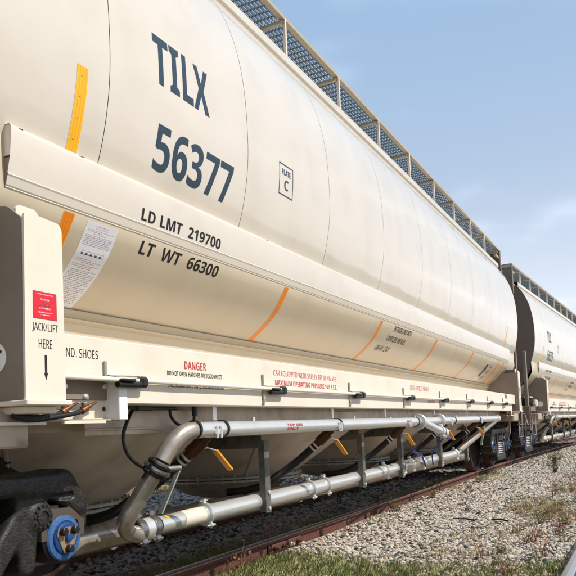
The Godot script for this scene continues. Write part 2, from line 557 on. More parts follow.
# ---------------------------------------------------------------- truck (bogie)
func build_truck(car: Node3D, x: float, near_letters: bool) -> void:
	var t := group_node(car, "truck")
	t.position = Vector3(x, 0, 0)
	var Z := Basis(Vector3.RIGHT, Vector3(0, 0, 1), Vector3(0, -1, 0))    # lathe axis along +z
	for side in [1.0, -1.0]:
		var sf := put_mesh(t, "side_frame", M.frame_mesh, Transform3D(Basis.IDENTITY, Vector3(0, 0, side * 1.04)))
		# spring nest
		for k in [-1, 0, 1]:
			var pts := []
			for i in 73:
				var a := TAU * i / 12.0
				pts.append(Vector3(k * 0.145 + cos(a) * 0.058, 0.235 + 0.24 * i / 72.0, side * 1.06 + sin(a) * 0.058))
			put(t, "spring", MB.new().tube(pts, 0.0125, 6), M.spring)
		put(t, "bolster_end", MB.new().box(Vector3(0, 0.545, side * 1.02), Vector3(0.40, 0.12, 0.22), 0.02), M.cast)
		for s in [-1.0, 1.0]:
			var bx: float = s * 0.80
			var ad := MB.new()
			ad.slab(PackedVector2Array([Vector2(-0.145, 0.40), Vector2(-0.145, 0.50), Vector2(-0.09, 0.565), Vector2(-0.035, 0.565), Vector2(-0.03, 0.545), Vector2(0.03, 0.545), Vector2(0.035, 0.565), Vector2(0.09, 0.565), Vector2(0.145, 0.50), Vector2(0.145, 0.40), Vector2(0.115, 0.40), Vector2(0.10, 0.475), Vector2(0.0, 0.515), Vector2(-0.10, 0.475), Vector2(-0.115, 0.40)]), Vector3(bx, 0, side * 1.04 - 0.06), Vector3.RIGHT, Vector3.UP, Vector3(0, 0, 0.15 if side > 0 else -0.03))
			put(t, "bearing_adapter", ad, M.adapter)
			var b := MB.new()
			b.lathe([Vector2(0.115, -0.16), Vector2(0.128, -0.14), Vector2(0.128, 0.055), Vector2(0.120, 0.062), Vector2(0.0, 0.062)], Vector3(bx, 0.40, side * 1.06), Z if side > 0 else Basis(Vector3.RIGHT, Vector3(0, 0, -1), Vector3(0, 1, 0)), 28)
			put(t, "bearing", b, M.black)
			if side < 0: continue
			var cap := MB.new()
			cap.lathe([Vector2(0.110, 0.0), Vector2(0.112, 0.010), Vector2(0.106, 0.018), Vector2(0.086, 0.022), Vector2(0.080, 0.018)], Vector3(bx, 0.40, 1.12), Z, 36)
			var cp := put(t, "bearing_cap", cap, M.blue_light)
			put(cp, "cap_face", MB.new().lathe([Vector2(0.080, 0.017), Vector2(0.076, 0.028), Vector2(0.066, 0.032), Vector2(0.0, 0.032)], Vector3(bx, 0.40, 1.12), Z, 36), M.blue)
			put(cp, "locking_plate", MB.new().slab(PackedVector2Array([Vector2(-0.062, 0.052), Vector2(0.062, 0.052), Vector2(0.07, 0.02), Vector2(0.024, -0.072), Vector2(-0.024, -0.072), Vector2(-0.07, 0.02)]), Vector3(bx, 0.40, 1.152), Vector3.RIGHT, Vector3.UP, Vector3(0, 0, 0.005)), M.lock_plate)
			for a in [90.0 + 48.0, 90.0 - 48.0, 270.0]:
				var q := Vector3(bx + cos(deg_to_rad(a)) * 0.052, 0.40 + sin(deg_to_rad(a)) * 0.052, 1.157)
				put(cp, "bolt", MB.new().lathe([Vector2(0.021, 0.0), Vector2(0.021, 0.024), Vector2(0.017, 0.028), Vector2(0.0, 0.028)], q, Z, 6), M.bolt_dark)
			put(cp, "hub_boss", MB.new().lathe([Vector2(0.022, 0.0), Vector2(0.018, 0.014), Vector2(0.0, 0.016)], Vector3(bx, 0.40, 1.157), Z, 20), M.blue)
		if side > 0:
			# round foundry boss with a ring of studs, and raised cast letters on the chord
			for s in [-1.0, 1.0]:
				var pad := MB.new()
				for i in 12:
					var a := TAU * i / 12.0
					pad.box(Vector3(s * 0.66 + cos(a) * 0.052, 0.52 + sin(a) * 0.052, 1.142), Vector3(0.016, 0.007, 0.012), 0.002, Basis(Vector3(0, 0, 1), a))
				pad.lathe([Vector2(0.04, -0.01), Vector2(0.04, 0.008), Vector2(0.028, 0.010), Vector2(0.026, 0.003), Vector2(0.0, 0.003)], Vector3(s * 0.66, 0.52, 1.138), Z, 24)
				put(t, "foundry_boss", pad, M.cast)
	for s in [-1.0, 1.0]:
		var ax := MB.new().tube([Vector3(s * 0.80, 0.40, -1.0), Vector3(s * 0.80, 0.40, 1.0)], 0.085, 16)
		put(t, "axle", ax, M.wheel)
		for side in [1.0, -1.0]:
			var w := MB.new()
			w.lathe([Vector2(0.0, 0.10), Vector2(0.13, 0.10), Vector2(0.15, 0.05), Vector2(0.23, 0.015), Vector2(0.365, 0.04), Vector2(0.375, 0.068), Vector2(0.438, 0.07)], Vector3(s * 0.80, 0.40, side * 0.73), Z if side > 0 else Basis(Vector3.RIGHT, Vector3(0, 0, -1), Vector3(0, 1, 0)), 48)
			w.lathe([Vector2(0.476, -0.062), Vector2(0.465, -0.07), Vector2(0.37, -0.068), Vector2(0.24, -0.03), Vector2(0.15, -0.06), Vector2(0.0, -0.08)], Vector3(s * 0.80, 0.40, side * 0.73), Z if side > 0 else Basis(Vector3.RIGHT, Vector3(0, 0, -1), Vector3(0, 1, 0)), 48)
			var wh := put(t, "wheel", w, M.wheel)
			var tr := MB.new()
			tr.lathe([Vector2(0.438, 0.07), Vector2(0.448, 0.06), Vector2(0.452, -0.03), Vector2(0.465, -0.04), Vector2(0.478, -0.052), Vector2(0.476, -0.062)], Vector3(s * 0.80, 0.40, side * 0.73), Z if side > 0 else Basis(Vector3.RIGHT, Vector3(0, 0, -1), Vector3(0, 1, 0)), 48, true)
			put(wh, "tread", tr, M.rim_rust)
	put(t, "truck_bolster", MB.new().box(Vector3(0, 0.60, 0), Vector3(0.40, 0.22, 1.9), 0.03), M.cast)
	for s in [-1.0, 1.0]:
		put(t, "brake_beam", MB.new().box(Vector3(s * 0.36, 0.33, 0), Vector3(0.08, 0.09, 1.5), 0.01), M.cast)


# ---------------------------------------------------------------- the hopper car (x along the car, centre at 0, near side +z)
var wave_noise: FastNoiseLite

func wavy(x: float, y: float) -> float:
	if wave_noise == null:
		wave_noise = FastNoiseLite.new()
		wave_noise.seed = 77; wave_noise.frequency = 0.02; wave_noise.fractal_octaves = 2
	# nothing at the sheet joints and at the flange
	var u := x / 1.36
	var win := absf(sin(PI * u))
	return wave_noise.get_noise_2d(x * 60.0, y * 26.0) * 0.0060 * win * clampf((y - 2.2) / 0.35, 0.0, 1.0) * clampf((3.94 - y) / 0.3, 0.0, 1.0)


func tank_point(x: float, y: float) -> Array:
	var nn := Vector3(0, (tank_z(y - 0.02) - tank_z(y + 0.02)) / 0.04, 1).normalized()
	return [Vector3(x, y, tank_z(y)) + nn * (wavy(x, y) + 0.0012), nn]


func build_car(called: String) -> Node3D:
	var car := Node3D.new()
	car.name = called
	add_child(car)
	# section of the body from the near flange over the roof to the far one
	var sec := []
	for i in 97:
		var a := -0.395 + (PI + 0.79) * i / 96.0
		var cx := cos(a); var sy := sin(a)
		var p := 0.8 if sy > 0 else 1.0
		sec.append(Vector2(signf(cx) * 1.5 * pow(absf(cx), p), 2.8 + 1.6 * signf(sy) * pow(absf(sy), p)))
	var nrm := []
	for i in 97:
		var d: Vector2 = sec[mini(i + 1, 96)] - sec[maxi(i - 1, 0)]
		nrm.append(Vector3(0, -d.x, d.y).normalized())
	# inner shell that closes the joints between the sheets
	var shell := MB.new()
	for i in 96:
		var q0: Vector3 = Vector3(0, sec[i].y, sec[i].x) - nrm[i] * 0.016
		var q1: Vector3 = Vector3(0, sec[i + 1].y, sec[i + 1].x) - nrm[i + 1] * 0.016
		var dx := Vector3(CAR_HALF - 0.02, 0, 0)
		shell.quadn(q0 - dx, q0 + dx, q1 + dx, q1 - dx, nrm[i], nrm[i], nrm[i + 1], nrm[i + 1])
	put(car, "tank_shell", shell, M.seam)
	var edges := [-CAR_HALF]
	for j in range(-4, 5): edges.append(1.36 * j)
	edges.append(CAR_HALF)
	for j in edges.size() - 1:
		var x0: float = edges[j] + 0.0024
		var x1: float = edges[j + 1] - 0.0024
		var mb := MB.new()
		var cols := [[x0, -0.0008], [x0 + 0.002, -0.0004], [x0 + 0.012, 0.0]]
		for k in range(1, 22): cols.append([lerpf(x0 + 0.012, x1 - 0.012, k / 22.0), 0.0])
		cols.append_array([[x1 - 0.012, 0.0], [x1 - 0.002, -0.0004], [x1, -0.0008]])
		var P := []
		var N := []
		for cc in cols:
			var rowp := []
			for i in 97:
				var ww: float = wavy(cc[0], sec[i].y)
				rowp.append(Vector3(cc[0], sec[i].y, sec[i].x) + nrm[i] * (cc[1] + ww))
			P.append(rowp)
		for ci in cols.size():
			var rown := []
			for i in 97:
				if ci == 0 or ci == cols.size() - 1:
					rown.append(nrm[i])
				else:
					var tx: Vector3 = P[mini(ci + 1, cols.size() - 2)][i] - P[maxi(ci - 1, 1)][i]
					var ty: Vector3 = P[ci][mini(i + 1, 96)] - P[ci][maxi(i - 1, 0)]
					var nn := tx.cross(ty).normalized()
					rown.append(nn if nn.dot(nrm[i]) > 0 else -nn)
			N.append(rown)
		for ci in cols.size() - 1:
			for i in 96:
				mb.quadn(P[ci][i], P[ci + 1][i], P[ci + 1][i + 1], P[ci][i + 1], N[ci][i], N[ci + 1][i], N[ci + 1][i + 1], N[ci][i + 1])
		put(car, "body_sheet", mb, M.paint)
	# end sheets: full cross-section, slightly dished
	var outline := PackedVector2Array()
	for q in sec: outline.append(q)
	for q in [Vector2(-1.335, 1.962), Vector2(-1.15, 1.675), Vector2(-1.035, 1.565), Vector2(-0.85, 1.0), Vector2(0.85, 1.0), Vector2(1.035, 1.565), Vector2(1.15, 1.675), Vector2(1.335, 1.962)]:
		outline.append(q)
	for s in [-1.0, 1.0]:
		var es := put(car, "end_sheet", MB.new().slab(outline, Vector3(s * (CAR_HALF - 0.03), 0, 0), Vector3(0, 0, 1), Vector3.UP, Vector3(s * 0.02, 0, 0)), M.shade_plate_end)
		for zz in [-0.55, 0.0, 0.75]:
			put(es, "stiffener", MB.new().box(Vector3(s * (CAR_HALF + 0.03), 2.55, zz), Vector3(0.08, 2.6, 0.07), 0.008), M.shade_plate_end)
		put(es, "cross_seam", MB.new().box(Vector3(s * (CAR_HALF + 0.008), 2.02, 0), Vector3(0.03, 0.05, 2.72), 0.006), M.shade_plate_end)
	var L := 6.02
	for side in [1.0, -1.0]:
		var o := Vector3(0, 0, side)
		var S := func(a: Array) -> Array:
			var r := []
			for q in a: r.append(Vector2(q.x * side, q.y))
			return r
		# flange: rolled stiffener along the waist of the body
		var fl := MB.new()
		var fs: Array = S.call([Vector2(1.30, 2.204), Vector2(1.40, 2.222), Vector2(1.422, 2.222), Vector2(1.432, 2.212), Vector2(1.434, 2.196), Vector2(1.431, 2.14), Vector2(1.424, 2.08), Vector2(1.409, 2.014), Vector2(1.413, 2.008), Vector2(1.408, 2.000), Vector2(1.398, 1.966), Vector2(1.392, 1.962), Vector2(1.3945, 1.956), Vector2(1.388, 1.949), Vector2(1.34, 1.946)])
		var fo := (o + Vector3(0, 0.2, 0)).normalized()
		fl.strip(fs.slice(0, 2), -6.01, 6.01, fo)
		fl.strip(fs.slice(1, 8), -6.01, 6.01, fo, 1, true)
		fl.strip(fs.slice(7, 15), -6.01, 6.01, fo)
		var WF := put(car, "waist_flange", fl, M.paint)
		for e in [-1.0, 1.0]:
			var gus := PackedVector2Array()
			gus.append(Vector2(1.20 * side, 2.085))
			for q in fs.slice(6): gus.append(q - Vector2(0.003 * side, 0.002))
			gus.append_array(PackedVector2Array([Vector2(1.36 * side, 1.86), Vector2(1.0 * side, 1.86), Vector2(1.0 * side, 2.085)]))
			var lip := PackedVector2Array()
			for q in fs.slice(0, 7): lip.append(q - Vector2(0.003 * side, 0.003))
			lip.append_array(PackedVector2Array([Vector2(1.421 * side, 2.087), Vector2(1.30 * side, 2.087)]))
			put(WF, "end_lip", MB.new().slab(lip, Vector3(e * 6.004, 0, 0), Vector3(0, 0, 1), Vector3.UP, Vector3(e * 0.004, 0, 0)), M.paint)
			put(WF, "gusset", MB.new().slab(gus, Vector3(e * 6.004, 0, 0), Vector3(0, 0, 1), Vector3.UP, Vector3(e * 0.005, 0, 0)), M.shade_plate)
		# belly
		var bl := MB.new()
		var whole: Array = [Vector2(1.384, 2.20)]
		whole.append_array(BELLY)
		bl.strip(S.call(whole), -CAR_HALF + 0.0, CAR_HALF - 0.0, (o + Vector3(0, -0.5, 0)).normalized(), 24, true)
		put(car, "belly_sheet", bl, M.paint_lower_shade)
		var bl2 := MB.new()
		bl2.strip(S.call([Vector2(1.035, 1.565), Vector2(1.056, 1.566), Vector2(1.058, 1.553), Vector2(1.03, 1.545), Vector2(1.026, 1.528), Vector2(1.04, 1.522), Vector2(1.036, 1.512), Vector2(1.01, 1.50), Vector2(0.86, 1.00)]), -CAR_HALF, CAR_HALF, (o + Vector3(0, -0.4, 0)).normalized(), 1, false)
		put(car, "slope_sheet", bl2, M.paint_lower_shade)
		# side sill, shorter at the ends where the bracket plate sits
		var ss := MB.new()
		ss.strip(S.call([Vector2(1.02, 1.344), Vector2(1.494, 1.344), Vector2(1.5, 1.338), Vector2(1.5, 1.165)]), -L, L, (o + Vector3(0, 0.4, 0)).normalized())
		ss.strip(S.call([Vector2(1.5, 1.165), Vector2(1.5, 1.046), Vector2(1.494, 1.04), Vector2(1.40, 1.04)]), -5.45, 5.45, (o + Vector3(0, -0.4, 0)).normalized())
		ss.strip(S.call([Vector2(1.488, 1.334), Vector2(1.488, 1.05), Vector2(1.40, 1.05)]), -5.45, 5.45, -o)
		ss.strip(S.call([Vector2(1.488, 1.334), Vector2(1.488, 1.165), Vector2(1.5, 1.165)]), -L, L, -o + Vector3(0, -0.3, 0))
		put(car, "side_sill", ss, M.sill)
		# inner skirt below the sill
		put(car, "inner_skirt", MB.new().box(Vector3(0, 0.98, side * 1.28), Vector3(10.9, 0.17, 0.012), 0.002), M.hopper)
		if side > 0:
			put(car, "skirt_seam", MB.new().box(Vector3(0, 0.925, 1.291), Vector3(10.9, 0.012, 0.012), 0.003), M.hopper)
		# eave pipe and its lower lip
		put(car, "eave_rail", MB.new().strip(S.call([Vector2(1.06, 4.05), Vector2(1.10, 4.072), Vector2(1.175, 4.072), Vector2(1.192, 4.06), Vector2(1.2, 4.04), Vector2(1.2, 3.985), Vector2(1.19, 3.97), Vector2(1.15, 3.965)]), -CAR_HALF, CAR_HALF, (o + Vector3(0, 0.3, 0)).normalized()), M.paint)
		put(car, "eave_lip", MB.new().strip(S.call([Vector2(1.15, 3.967), Vector2(1.188, 3.967), Vector2(1.188, 3.945), Vector2(1.15, 3.94)]), -CAR_HALF, CAR_HALF, (o + Vector3(0, -0.3, 0)).normalized()), M.walk_edge)
	# side bolster columns
	for e in [-1.0, 1.0]:
		for side in [1.0, -1.0]:
			build_column(car, e, side)
	# under-structure
	for e in [-1.0, 1.0]:
		put(car, "body_bolster", MB.new().box(Vector3(e * TRUCK_X, 0.93, 0), Vector3(0.62, 0.15, 2.86), 0.01), M.under)
		put(car, "stub_sill", MB.new().box(Vector3(e * 6.55, 0.93, 0), Vector3(2.7, 0.32, 0.42), 0.01), M.under)
		put(car, "end_platform", MB.new().box(Vector3(e * 7.02, 1.10, 0), Vector3(0.56, 0.10, 2.84), 0.008), M.shade_plate_end)
		build_end(car, e)
	# hoppers
	for hx in [-4.70, -2.05, 0.60, 3.25]:
		build_hopper(car, hx)
	build_piping(car)
	build_gate_rod(car)
	build_walkway(car)
	build_small_fittings(car)
	build_print(car)
	build_truck(car, -TRUCK_X, true)
	build_truck(car, TRUCK_X, false)
	return car


func build_column(car: Node3D, e: float, side: float) -> void:
	var col := group_node(car, "bolster_column")
	var o := Vector3(e * COL_X, 0, 0)
	var zf := side * 1.58
	# front face with rounded upper corner, folded from one plate
	var poly := PackedVector2Array([Vector2(-0.108, 1.045), Vector2(0.108, 1.045), Vector2(0.106, 1.74)])
	for i in 7:
		var a := PI * 0.5 * i / 6.0
		poly.append(Vector2(0.072 + cos(a) * 0.034, 1.755 + sin(a) * 0.034))
	poly.append_array(PackedVector2Array([Vector2(-0.080, 1.80), Vector2(-0.096, 1.792), Vector2(-0.100, 1.775)]))
	put(col, "front_plate", MB.new().slab(poly, o + Vector3(0, 0, zf - side * 0.012), Vector3.RIGHT, Vector3.UP, Vector3(0, 0, side * 0.012)), M.sill)
	# inner side plate reaching back under the body
	var web := PackedVector2Array([Vector2(1.566, 1.045), Vector2(1.566, 1.775), Vector2(1.50, 1.825), Vector2(1.475, 1.835), Vector2(1.0, 1.88), Vector2(0.86, 1.045)])
	var low_web := PackedVector2Array([Vector2(1.566, 1.045), Vector2(1.566, 1.765), Vector2(0.92, 1.765), Vector2(0.86, 1.045)])
	for s in [-1.0, 1.0]:
		var w2 := PackedVector2Array()
		for q in (web if s == e else low_web): w2.append(Vector2(q.x * side, q.y))
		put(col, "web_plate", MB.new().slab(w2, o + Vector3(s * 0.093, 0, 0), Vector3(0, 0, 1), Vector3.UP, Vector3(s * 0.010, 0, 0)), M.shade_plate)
	var back := PackedVector2Array([Vector2(-0.088, 1.72), Vector2(0.035, 1.72)])
	for i in 7:
		var a := PI * 0.5 * i / 6.0
		back.append(Vector2(0.0 + cos(a) * 0.035, 1.805 + sin(a) * 0.035))
	for i in 5:
		var a2 := PI * 0.5 * (1.0 + i / 4.0)
		back.append(Vector2(-0.063 + cos(a2) * 0.025, 1.815 + sin(a2) * 0.025))
	for q in back.size(): back[q].x *= -e
	put(col, "cap_plate", MB.new().slab(back, o + Vector3(0, 0, side * 1.512), Vector3.RIGHT, Vector3.UP, Vector3(0, 0, side * 0.012)), M.sill)
	put(col, "base_plate", MB.new().box(o + Vector3(0, 1.034, zf - side * 0.12), Vector3(0.246, 0.020, 0.285), 0.003), M.sill)
	put(col, "jacking_pad", MB.new().box(o + Vector3(0.01, 1.008, zf - side * 0.14), Vector3(0.17, 0.030, 0.2), 0.004), M.sill)
	if side > 0:
		var z := 1.5810
		var pl := func(x: float, y: float) -> Callable: return on_plane(o + Vector3(x, y, z), Vector3.RIGHT, Vector3.UP)
		letter(col, "JACK/LIFT", 0.142, 0.038, pl.call(-0.070, 1.318), M.ink_black, 1.0, false)
		letter(col, "HERE", 0.072, 0.038, pl.call(-0.036, 1.254), M.ink_black, 1.0, false)
		var ar := MB.new()
		ar.slab(PackedVector2Array([Vector2(-0.006, 1.228), Vector2(-0.006, 1.155), Vector2(-0.011, 1.155), Vector2(0, 1.125), Vector2(0.011, 1.155), Vector2(0.006, 1.155), Vector2(0.006, 1.228)]), o + Vector3(0, 0, 1.5798), Vector3.RIGHT, Vector3.UP, Vector3(0, 0, 0.0012))
		put(col, "arrow", ar, M.ink_black)
		patch(col, "warning_decal", -0.062, 0.066, 0.0, 0.112, on_plane(o + Vector3(0, 1.373, z), Vector3.RIGHT, Vector3.UP), M.decal_red, 1, true)
	if e < 0 and side > 0:
		var d := MB.new().lathe([Vector2(0.062, 0.0), Vector2(0.0625, 0.003), Vector2(0.0, 0.003)], o + Vector3(-0.1035, 1.222, 1.412), Basis(Vector3(0, 1, 0), Vector3(-1, 0, 0), Vector3(0, 0, 1)), 36)
		var disc := put(col, "round_decal", d, M.white)
		put(disc, "decal_mark", MB.new().box(o + Vector3(-0.1075, 1.247, 1.44), Vector3(0.001, 0.012, 0.022), 0.0, Basis(Vector3.RIGHT, 0.5)), M.ink_black)


func build_hopper(car: Node3D, x: float) -> void:
	var h := put(car, "hopper", MB.new().lathe([Vector2(0.66, 0.475), Vector2(1.32, 0.92), Vector2(1.32, 1.02)], Vector3(x, 0, 0), Basis.IDENTITY, 64, false), M.hopper)
	for i in 4:
		var a := TAU * (i + 0.5) / 4.0
		put(h, "weld_seam", MB.new().bar(Vector3(x + cos(a) * 0.675, 0.483, sin(a) * 0.675), Vector3(x + cos(a) * 1.315, 0.914, sin(a) * 1.315), 0.010, 0.022, 0.003), M.hopper)
	put(h, "flange_ring", MB.new().lathe([Vector2(0.64, 0.482), Vector2(0.725, 0.482), Vector2(0.73, 0.476), Vector2(0.73, 0.462), Vector2(0.725, 0.458), Vector2(0.66, 0.456), Vector2(0.725, 0.452), Vector2(0.73, 0.446), Vector2(0.73, 0.432), Vector2(0.72, 0.428), Vector2(0.62, 0.428)], Vector3(x, 0, 0), Basis.IDENTITY, 64), M.ring)
	var bolts := MB.new()
	for i in 40:
		var a := TAU * i / 40.0
		bolts.lathe([Vector2(0.012, -0.034), Vector2(0.012, 0.034), Vector2(0.0, 0.034)], Vector3(x + cos(a) * 0.705, 0.455, sin(a) * 0.705), Basis.IDENTITY, 6)
	put(h, "ring_bolts", bolts, M.steel).set_meta("kind", "stuff")
	put(h, "discharge_bowl", MB.new().lathe([Vector2(0.13, 0.20), Vector2(0.16, 0.245), Vector2(0.42, 0.30), Vector2(0.63, 0.43)], Vector3(x, 0, 0), Basis.IDENTITY, 48, true), M.under)
	put(h, "outlet_pipe", MB.new().tube([Vector3(x, 0.22, 0), Vector3(x, 0.18, 0.05), Vector3(x + 0.02, 0.2, 0.4), Vector3(x + 0.05, 0.27, 0.75)], 0.075, 14), M.elbow)


func ring_clamp(parent: Node, at: Vector3, axis: Vector3, r: float, m: Material, w := 0.05, bolts := true) -> MeshInstance3D:
	var y := axis.normalized()
	var x := y.cross(Vector3(0.3, 1, 0.2)).normalized()
	var B := Basis(x, y, x.cross(y))
	var mb := MB.new()
	mb.lathe([Vector2(r, -w * 0.5), Vector2(r + 0.012, -w * 0.5), Vector2(r + 0.018, -w * 0.35), Vector2(r + 0.018, w * 0.35), Vector2(r + 0.012, w * 0.5), Vector2(r, w * 0.5)], at, B, 28)
	if bolts:
		for s in [-1.0, 1.0]:
			var side := (Vector3(0, 0.35, 1) - y * y.dot(Vector3(0, 0.35, 1))).normalized()
			var q: Vector3 = at + side.rotated(y, s * 1.3) * (r + 0.03)
			mb.box(q, Vector3(0.03, w * 0.8, 0.035), 0.005, Basis(side.rotated(y, s * 1.3), y, side.rotated(y, s * 1.3).cross(y)))
			mb.tube([q - y * 0.045, q + y * 0.045], 0.008, 6)
	return put(parent, "pipe_clamp", mb, m)


func arc(a: Vector3, b: Vector3, c: Vector3, n := 10) -> Array:
	var r := []
	for i in n + 1:
		var t := float(i) / n
		r.append(a.lerp(b, t).lerp(b.lerp(c, t), t))
	return r


func build_piping(car: Node3D) -> void:
	var UZ := 1.475
	var UY := 0.902
	var LZ := 1.13
	# x of world s: x = s - 8.15
	var up := MB.new().tube([Vector3(-4.80, UY, UZ), Vector3(4.05, UY + 0.01, UZ)], 0.0465, 24)
	var U := put(car, "upper_pipe", up, M.galv)
	# near elbow, sloping leg and lower elbow
	var A := Vector3(-4.80, UY, UZ)
	var leg0 := Vector3(-5.005, 0.745, 1.405)
	var leg1 := Vector3(-5.072, 0.475, 1.235)
	var pts := arc(A, A + Vector3(-0.135, 0.0, -0.02), leg0, 12)
	put(U, "elbow", MB.new().tube(pts, 0.048, 24), M.elbow)
	var lo := arc(leg1, Vector3(-5.115, 0.338, 1.16), Vector3(-4.744, 0.321, LZ), 14)
	var P2 := [leg0]
	P2.append_array(lo)
	put(U, "riser_pipe", MB.new().tube(P2, 0.047, 24), M.elbow)
	var dir := (leg1 - leg0).normalized()
	# butterfly valve on the riser: two black rings with a wafer and a long lever
	var bv := ring_clamp(U, leg0 + dir * 0.02, dir, 0.048, M.black, 0.022, false)
	ring_clamp(U, leg0 + dir * 0.07, dir, 0.050, M.black, 0.028, true)
	put(U, "valve_wafer", MB.new().lathe([Vector2(0.05, -0.012), Vector2(0.075, -0.012), Vector2(0.078, 0.0), Vector2(0.075, 0.012), Vector2(0.05, 0.012)], leg0 + dir * 0.045, Basis(dir.cross(Vector3.UP).normalized(), dir, dir.cross(Vector3.UP).normalized().cross(dir)), 28), M.steel)
	put(U, "valve_lever", MB.new().bar(leg0 + Vector3(0.075, -0.055, 0.055), leg0 + Vector3(-0.10, -0.27, 0.055), 0.030, 0.010, 0.004, Vector3(0, 0, 1)).tube([leg0 + Vector3(0.02, -0.045, 0.02), leg0 + Vector3(0.085, -0.045, 0.062)], 0.018, 10), M.galv_dull)
	for b in [[-4.79, 1], [-4.50, 1], [-2.74, 1], [-0.55, 1], [1.10, 1], [2.6, 1]]:
		if b[1] == 1:
			put(U, "pipe_band", MB.new().lathe([Vector2(0.0475, -0.009), Vector2(0.0535, -0.009), Vector2(0.0535, 0.009), Vector2(0.0475, 0.009)], Vector3(b[0], UY + 0.004, UZ), Basis(Vector3(0, 1, 0), Vector3(1, 0, 0), Vector3(0, 0, -1)), 24), M.black)
	# hanging straps
	for x in [-4.48, -2.68, -1.36, 0.45, 2.2, 3.6]:
		put(U, "hanger", MB.new().box(Vector3(x, 1.0, UZ - 0.06), Vector3(0.040, 0.13, 0.006), 0.001).box(Vector3(x, 0.955, UZ - 0.03), Vector3(0.040, 0.006, 0.06), 0.001), M.zinc)
	for x in [-4.08, -2.3, -0.5, 1.4]:
		put(U, "drain_plug", MB.new().tube([Vector3(x, UY + 0.02, UZ - 0.02), Vector3(x, UY + 0.072, UZ - 0.02)], 0.012, 10), M.zinc)
	# wye branch with cap, two flanges
	for x in [-0.42, 0.42]:
		put(U, "pipe_flange", MB.new().lathe([Vector2(0.047, -0.035), Vector2(0.082, -0.035), Vector2(0.085, -0.03), Vector2(0.085, -0.008), Vector2(0.082, -0.003), Vector2(0.082, 0.003), Vector2(0.085, 0.008), Vector2(0.085, 0.03), Vector2(0.082, 0.035), Vector2(0.047, 0.035)], Vector3(x, UY + 0.005, UZ), Basis(Vector3(0, 1, 0), Vector3(1, 0, 0), Vector3(0, 0, -1)), 28), M.galv)
	var w0 := Vector3(-0.28, UY, UZ)
	var w1 := Vector3(0.17, 0.775, UZ + 0.10)
	var wy := put(U, "wye_branch", MB.new().tube([w0, w1], 0.042, 20), M.galv)
	var wd := (w1 - w0).normalized()
	ring_clamp(wy, w1 - wd * 0.03, wd, 0.042, M.galv, 0.04)
	put(wy, "branch_cap", MB.new().lathe([Vector2(0.0, 0.075), Vector2(0.05, 0.07), Vector2(0.062, 0.055), Vector2(0.062, 0.0)], w1, Basis(wd.cross(Vector3.UP).normalized(), wd, wd.cross(Vector3.UP).normalized().cross(wd)), 20), M.zinc)
	put(wy, "blue_strap", MB.new().tube([w1 + Vector3(0.02, -0.04, 0.0), w1 + Vector3(0.1, -0.07, 0.03), w1 + Vector3(0.24, -0.085, 0.03)], 0.012, 6), M.strap_blue)
	# lower pipe
	var lp := put(car, "lower_pipe", MB.new().tube([Vector3(-4.241, 0.361, LZ), Vector3(2.529, 0.415, LZ)], 0.057, 24), M.galv)
	put(lp, "reducer", MB.new().tube([Vector3(-4.702, 0.357, LZ), Vector3(-4.451, 0.359, LZ)], 0.051, 24), M.galv).set_meta("label", "plain shorter length of pipe next to the near elbow")
	put(lp, "pipe_sleeve", MB.new().tube([Vector3(-4.472, 0.359, LZ), Vector3(-4.23, 0.361, LZ)], 0.0535, 24), M.sill)
	put(lp, "yellow_label", MB.new().box(Vector3(-4.639, 0.403, LZ + 0.030), Vector3(0.05, 0.016, 0.003), 0.0, Basis(Vector3.RIGHT, -0.9)), M.tape_yellow)
	ring_clamp(lp, Vector3(-4.88, 0.352, LZ), Vector3.RIGHT, 0.050, M.steel, 0.055)
	ring_clamp(lp, Vector3(-4.754, 0.355, LZ), Vector3.RIGHT, 0.050, M.steel, 0.055)
	put(lp, "tee_body", MB.new().lathe([Vector2(0.045, -0.06), Vector2(0.06, -0.05), Vector2(0.06, 0.05), Vector2(0.045, 0.06)], Vector3(-4.817, 0.354, LZ), Basis(Vector3(0, 1, 0), Vector3(1, 0, 0), Vector3(0, 0, -1)), 20), M.zinc)
	for x in [-4.199, -2.596, -2.281, -0.678, 0.286]:
		ring_clamp(lp, Vector3(x, 0.361 + (x + 4.241) * 0.008, LZ), Vector3.RIGHT, 0.057, M.galv, 0.03)
	# lower tee box near the middle
	put(lp, "outlet_tee", MB.new().tube([Vector3(-0.049, 0.395, LZ), Vector3(0.643, 0.401, LZ)], 0.070, 24), M.elbow)
	ring_clamp(lp, Vector3(0.685, 0.402, LZ), Vector3.RIGHT, 0.066, M.zinc, 0.06)
	ring_clamp(lp, Vector3(-0.07, 0.396, LZ), Vector3.RIGHT, 0.060, M.galv, 0.04)
	ring_clamp(lp, Vector3(1.596, 0.408, LZ), Vector3.RIGHT, 0.057, M.galv, 0.03)
	ring_clamp(lp, Vector3(2.466, 0.415, LZ), Vector3.RIGHT, 0.057, M.zinc, 0.05)
	# far riser
	var f0 := Vector3(4.05, UY + 0.01, UZ)
	var f1 := Vector3(2.529, 0.415, LZ)
	put(lp, "riser_pipe", MB.new().tube([f1, f1 + Vector3(0.08, 0.01, 0.01), f1 + Vector3(0.20, 0.05, 0.025), f0 + Vector3(-0.18, -0.05, -0.02), f0 + Vector3(-0.05, -0.012, -0.005), f0], 0.05, 20), M.elbow)
	put(U, "end_cap", MB.new().tube([f0, f0 + Vector3(0.12, 0.0, 0.0)], 0.055, 20), M.zinc)
	put(lp, "valve_lever", MB.new().bar(Vector3(3.0, 0.80, UZ), Vector3(2.75, 0.52, UZ), 0.035, 0.012, 0.004, Vector3(0, 0, 1)), M.galv_dull)
	# straight manifold under the hoppers, further in
	put(car, "manifold_pipe", MB.new().tube([Vector3(-6.3, 0.30, 0.78), Vector3(4.6, 0.30, 0.78)], 0.085, 22), M.elbow)
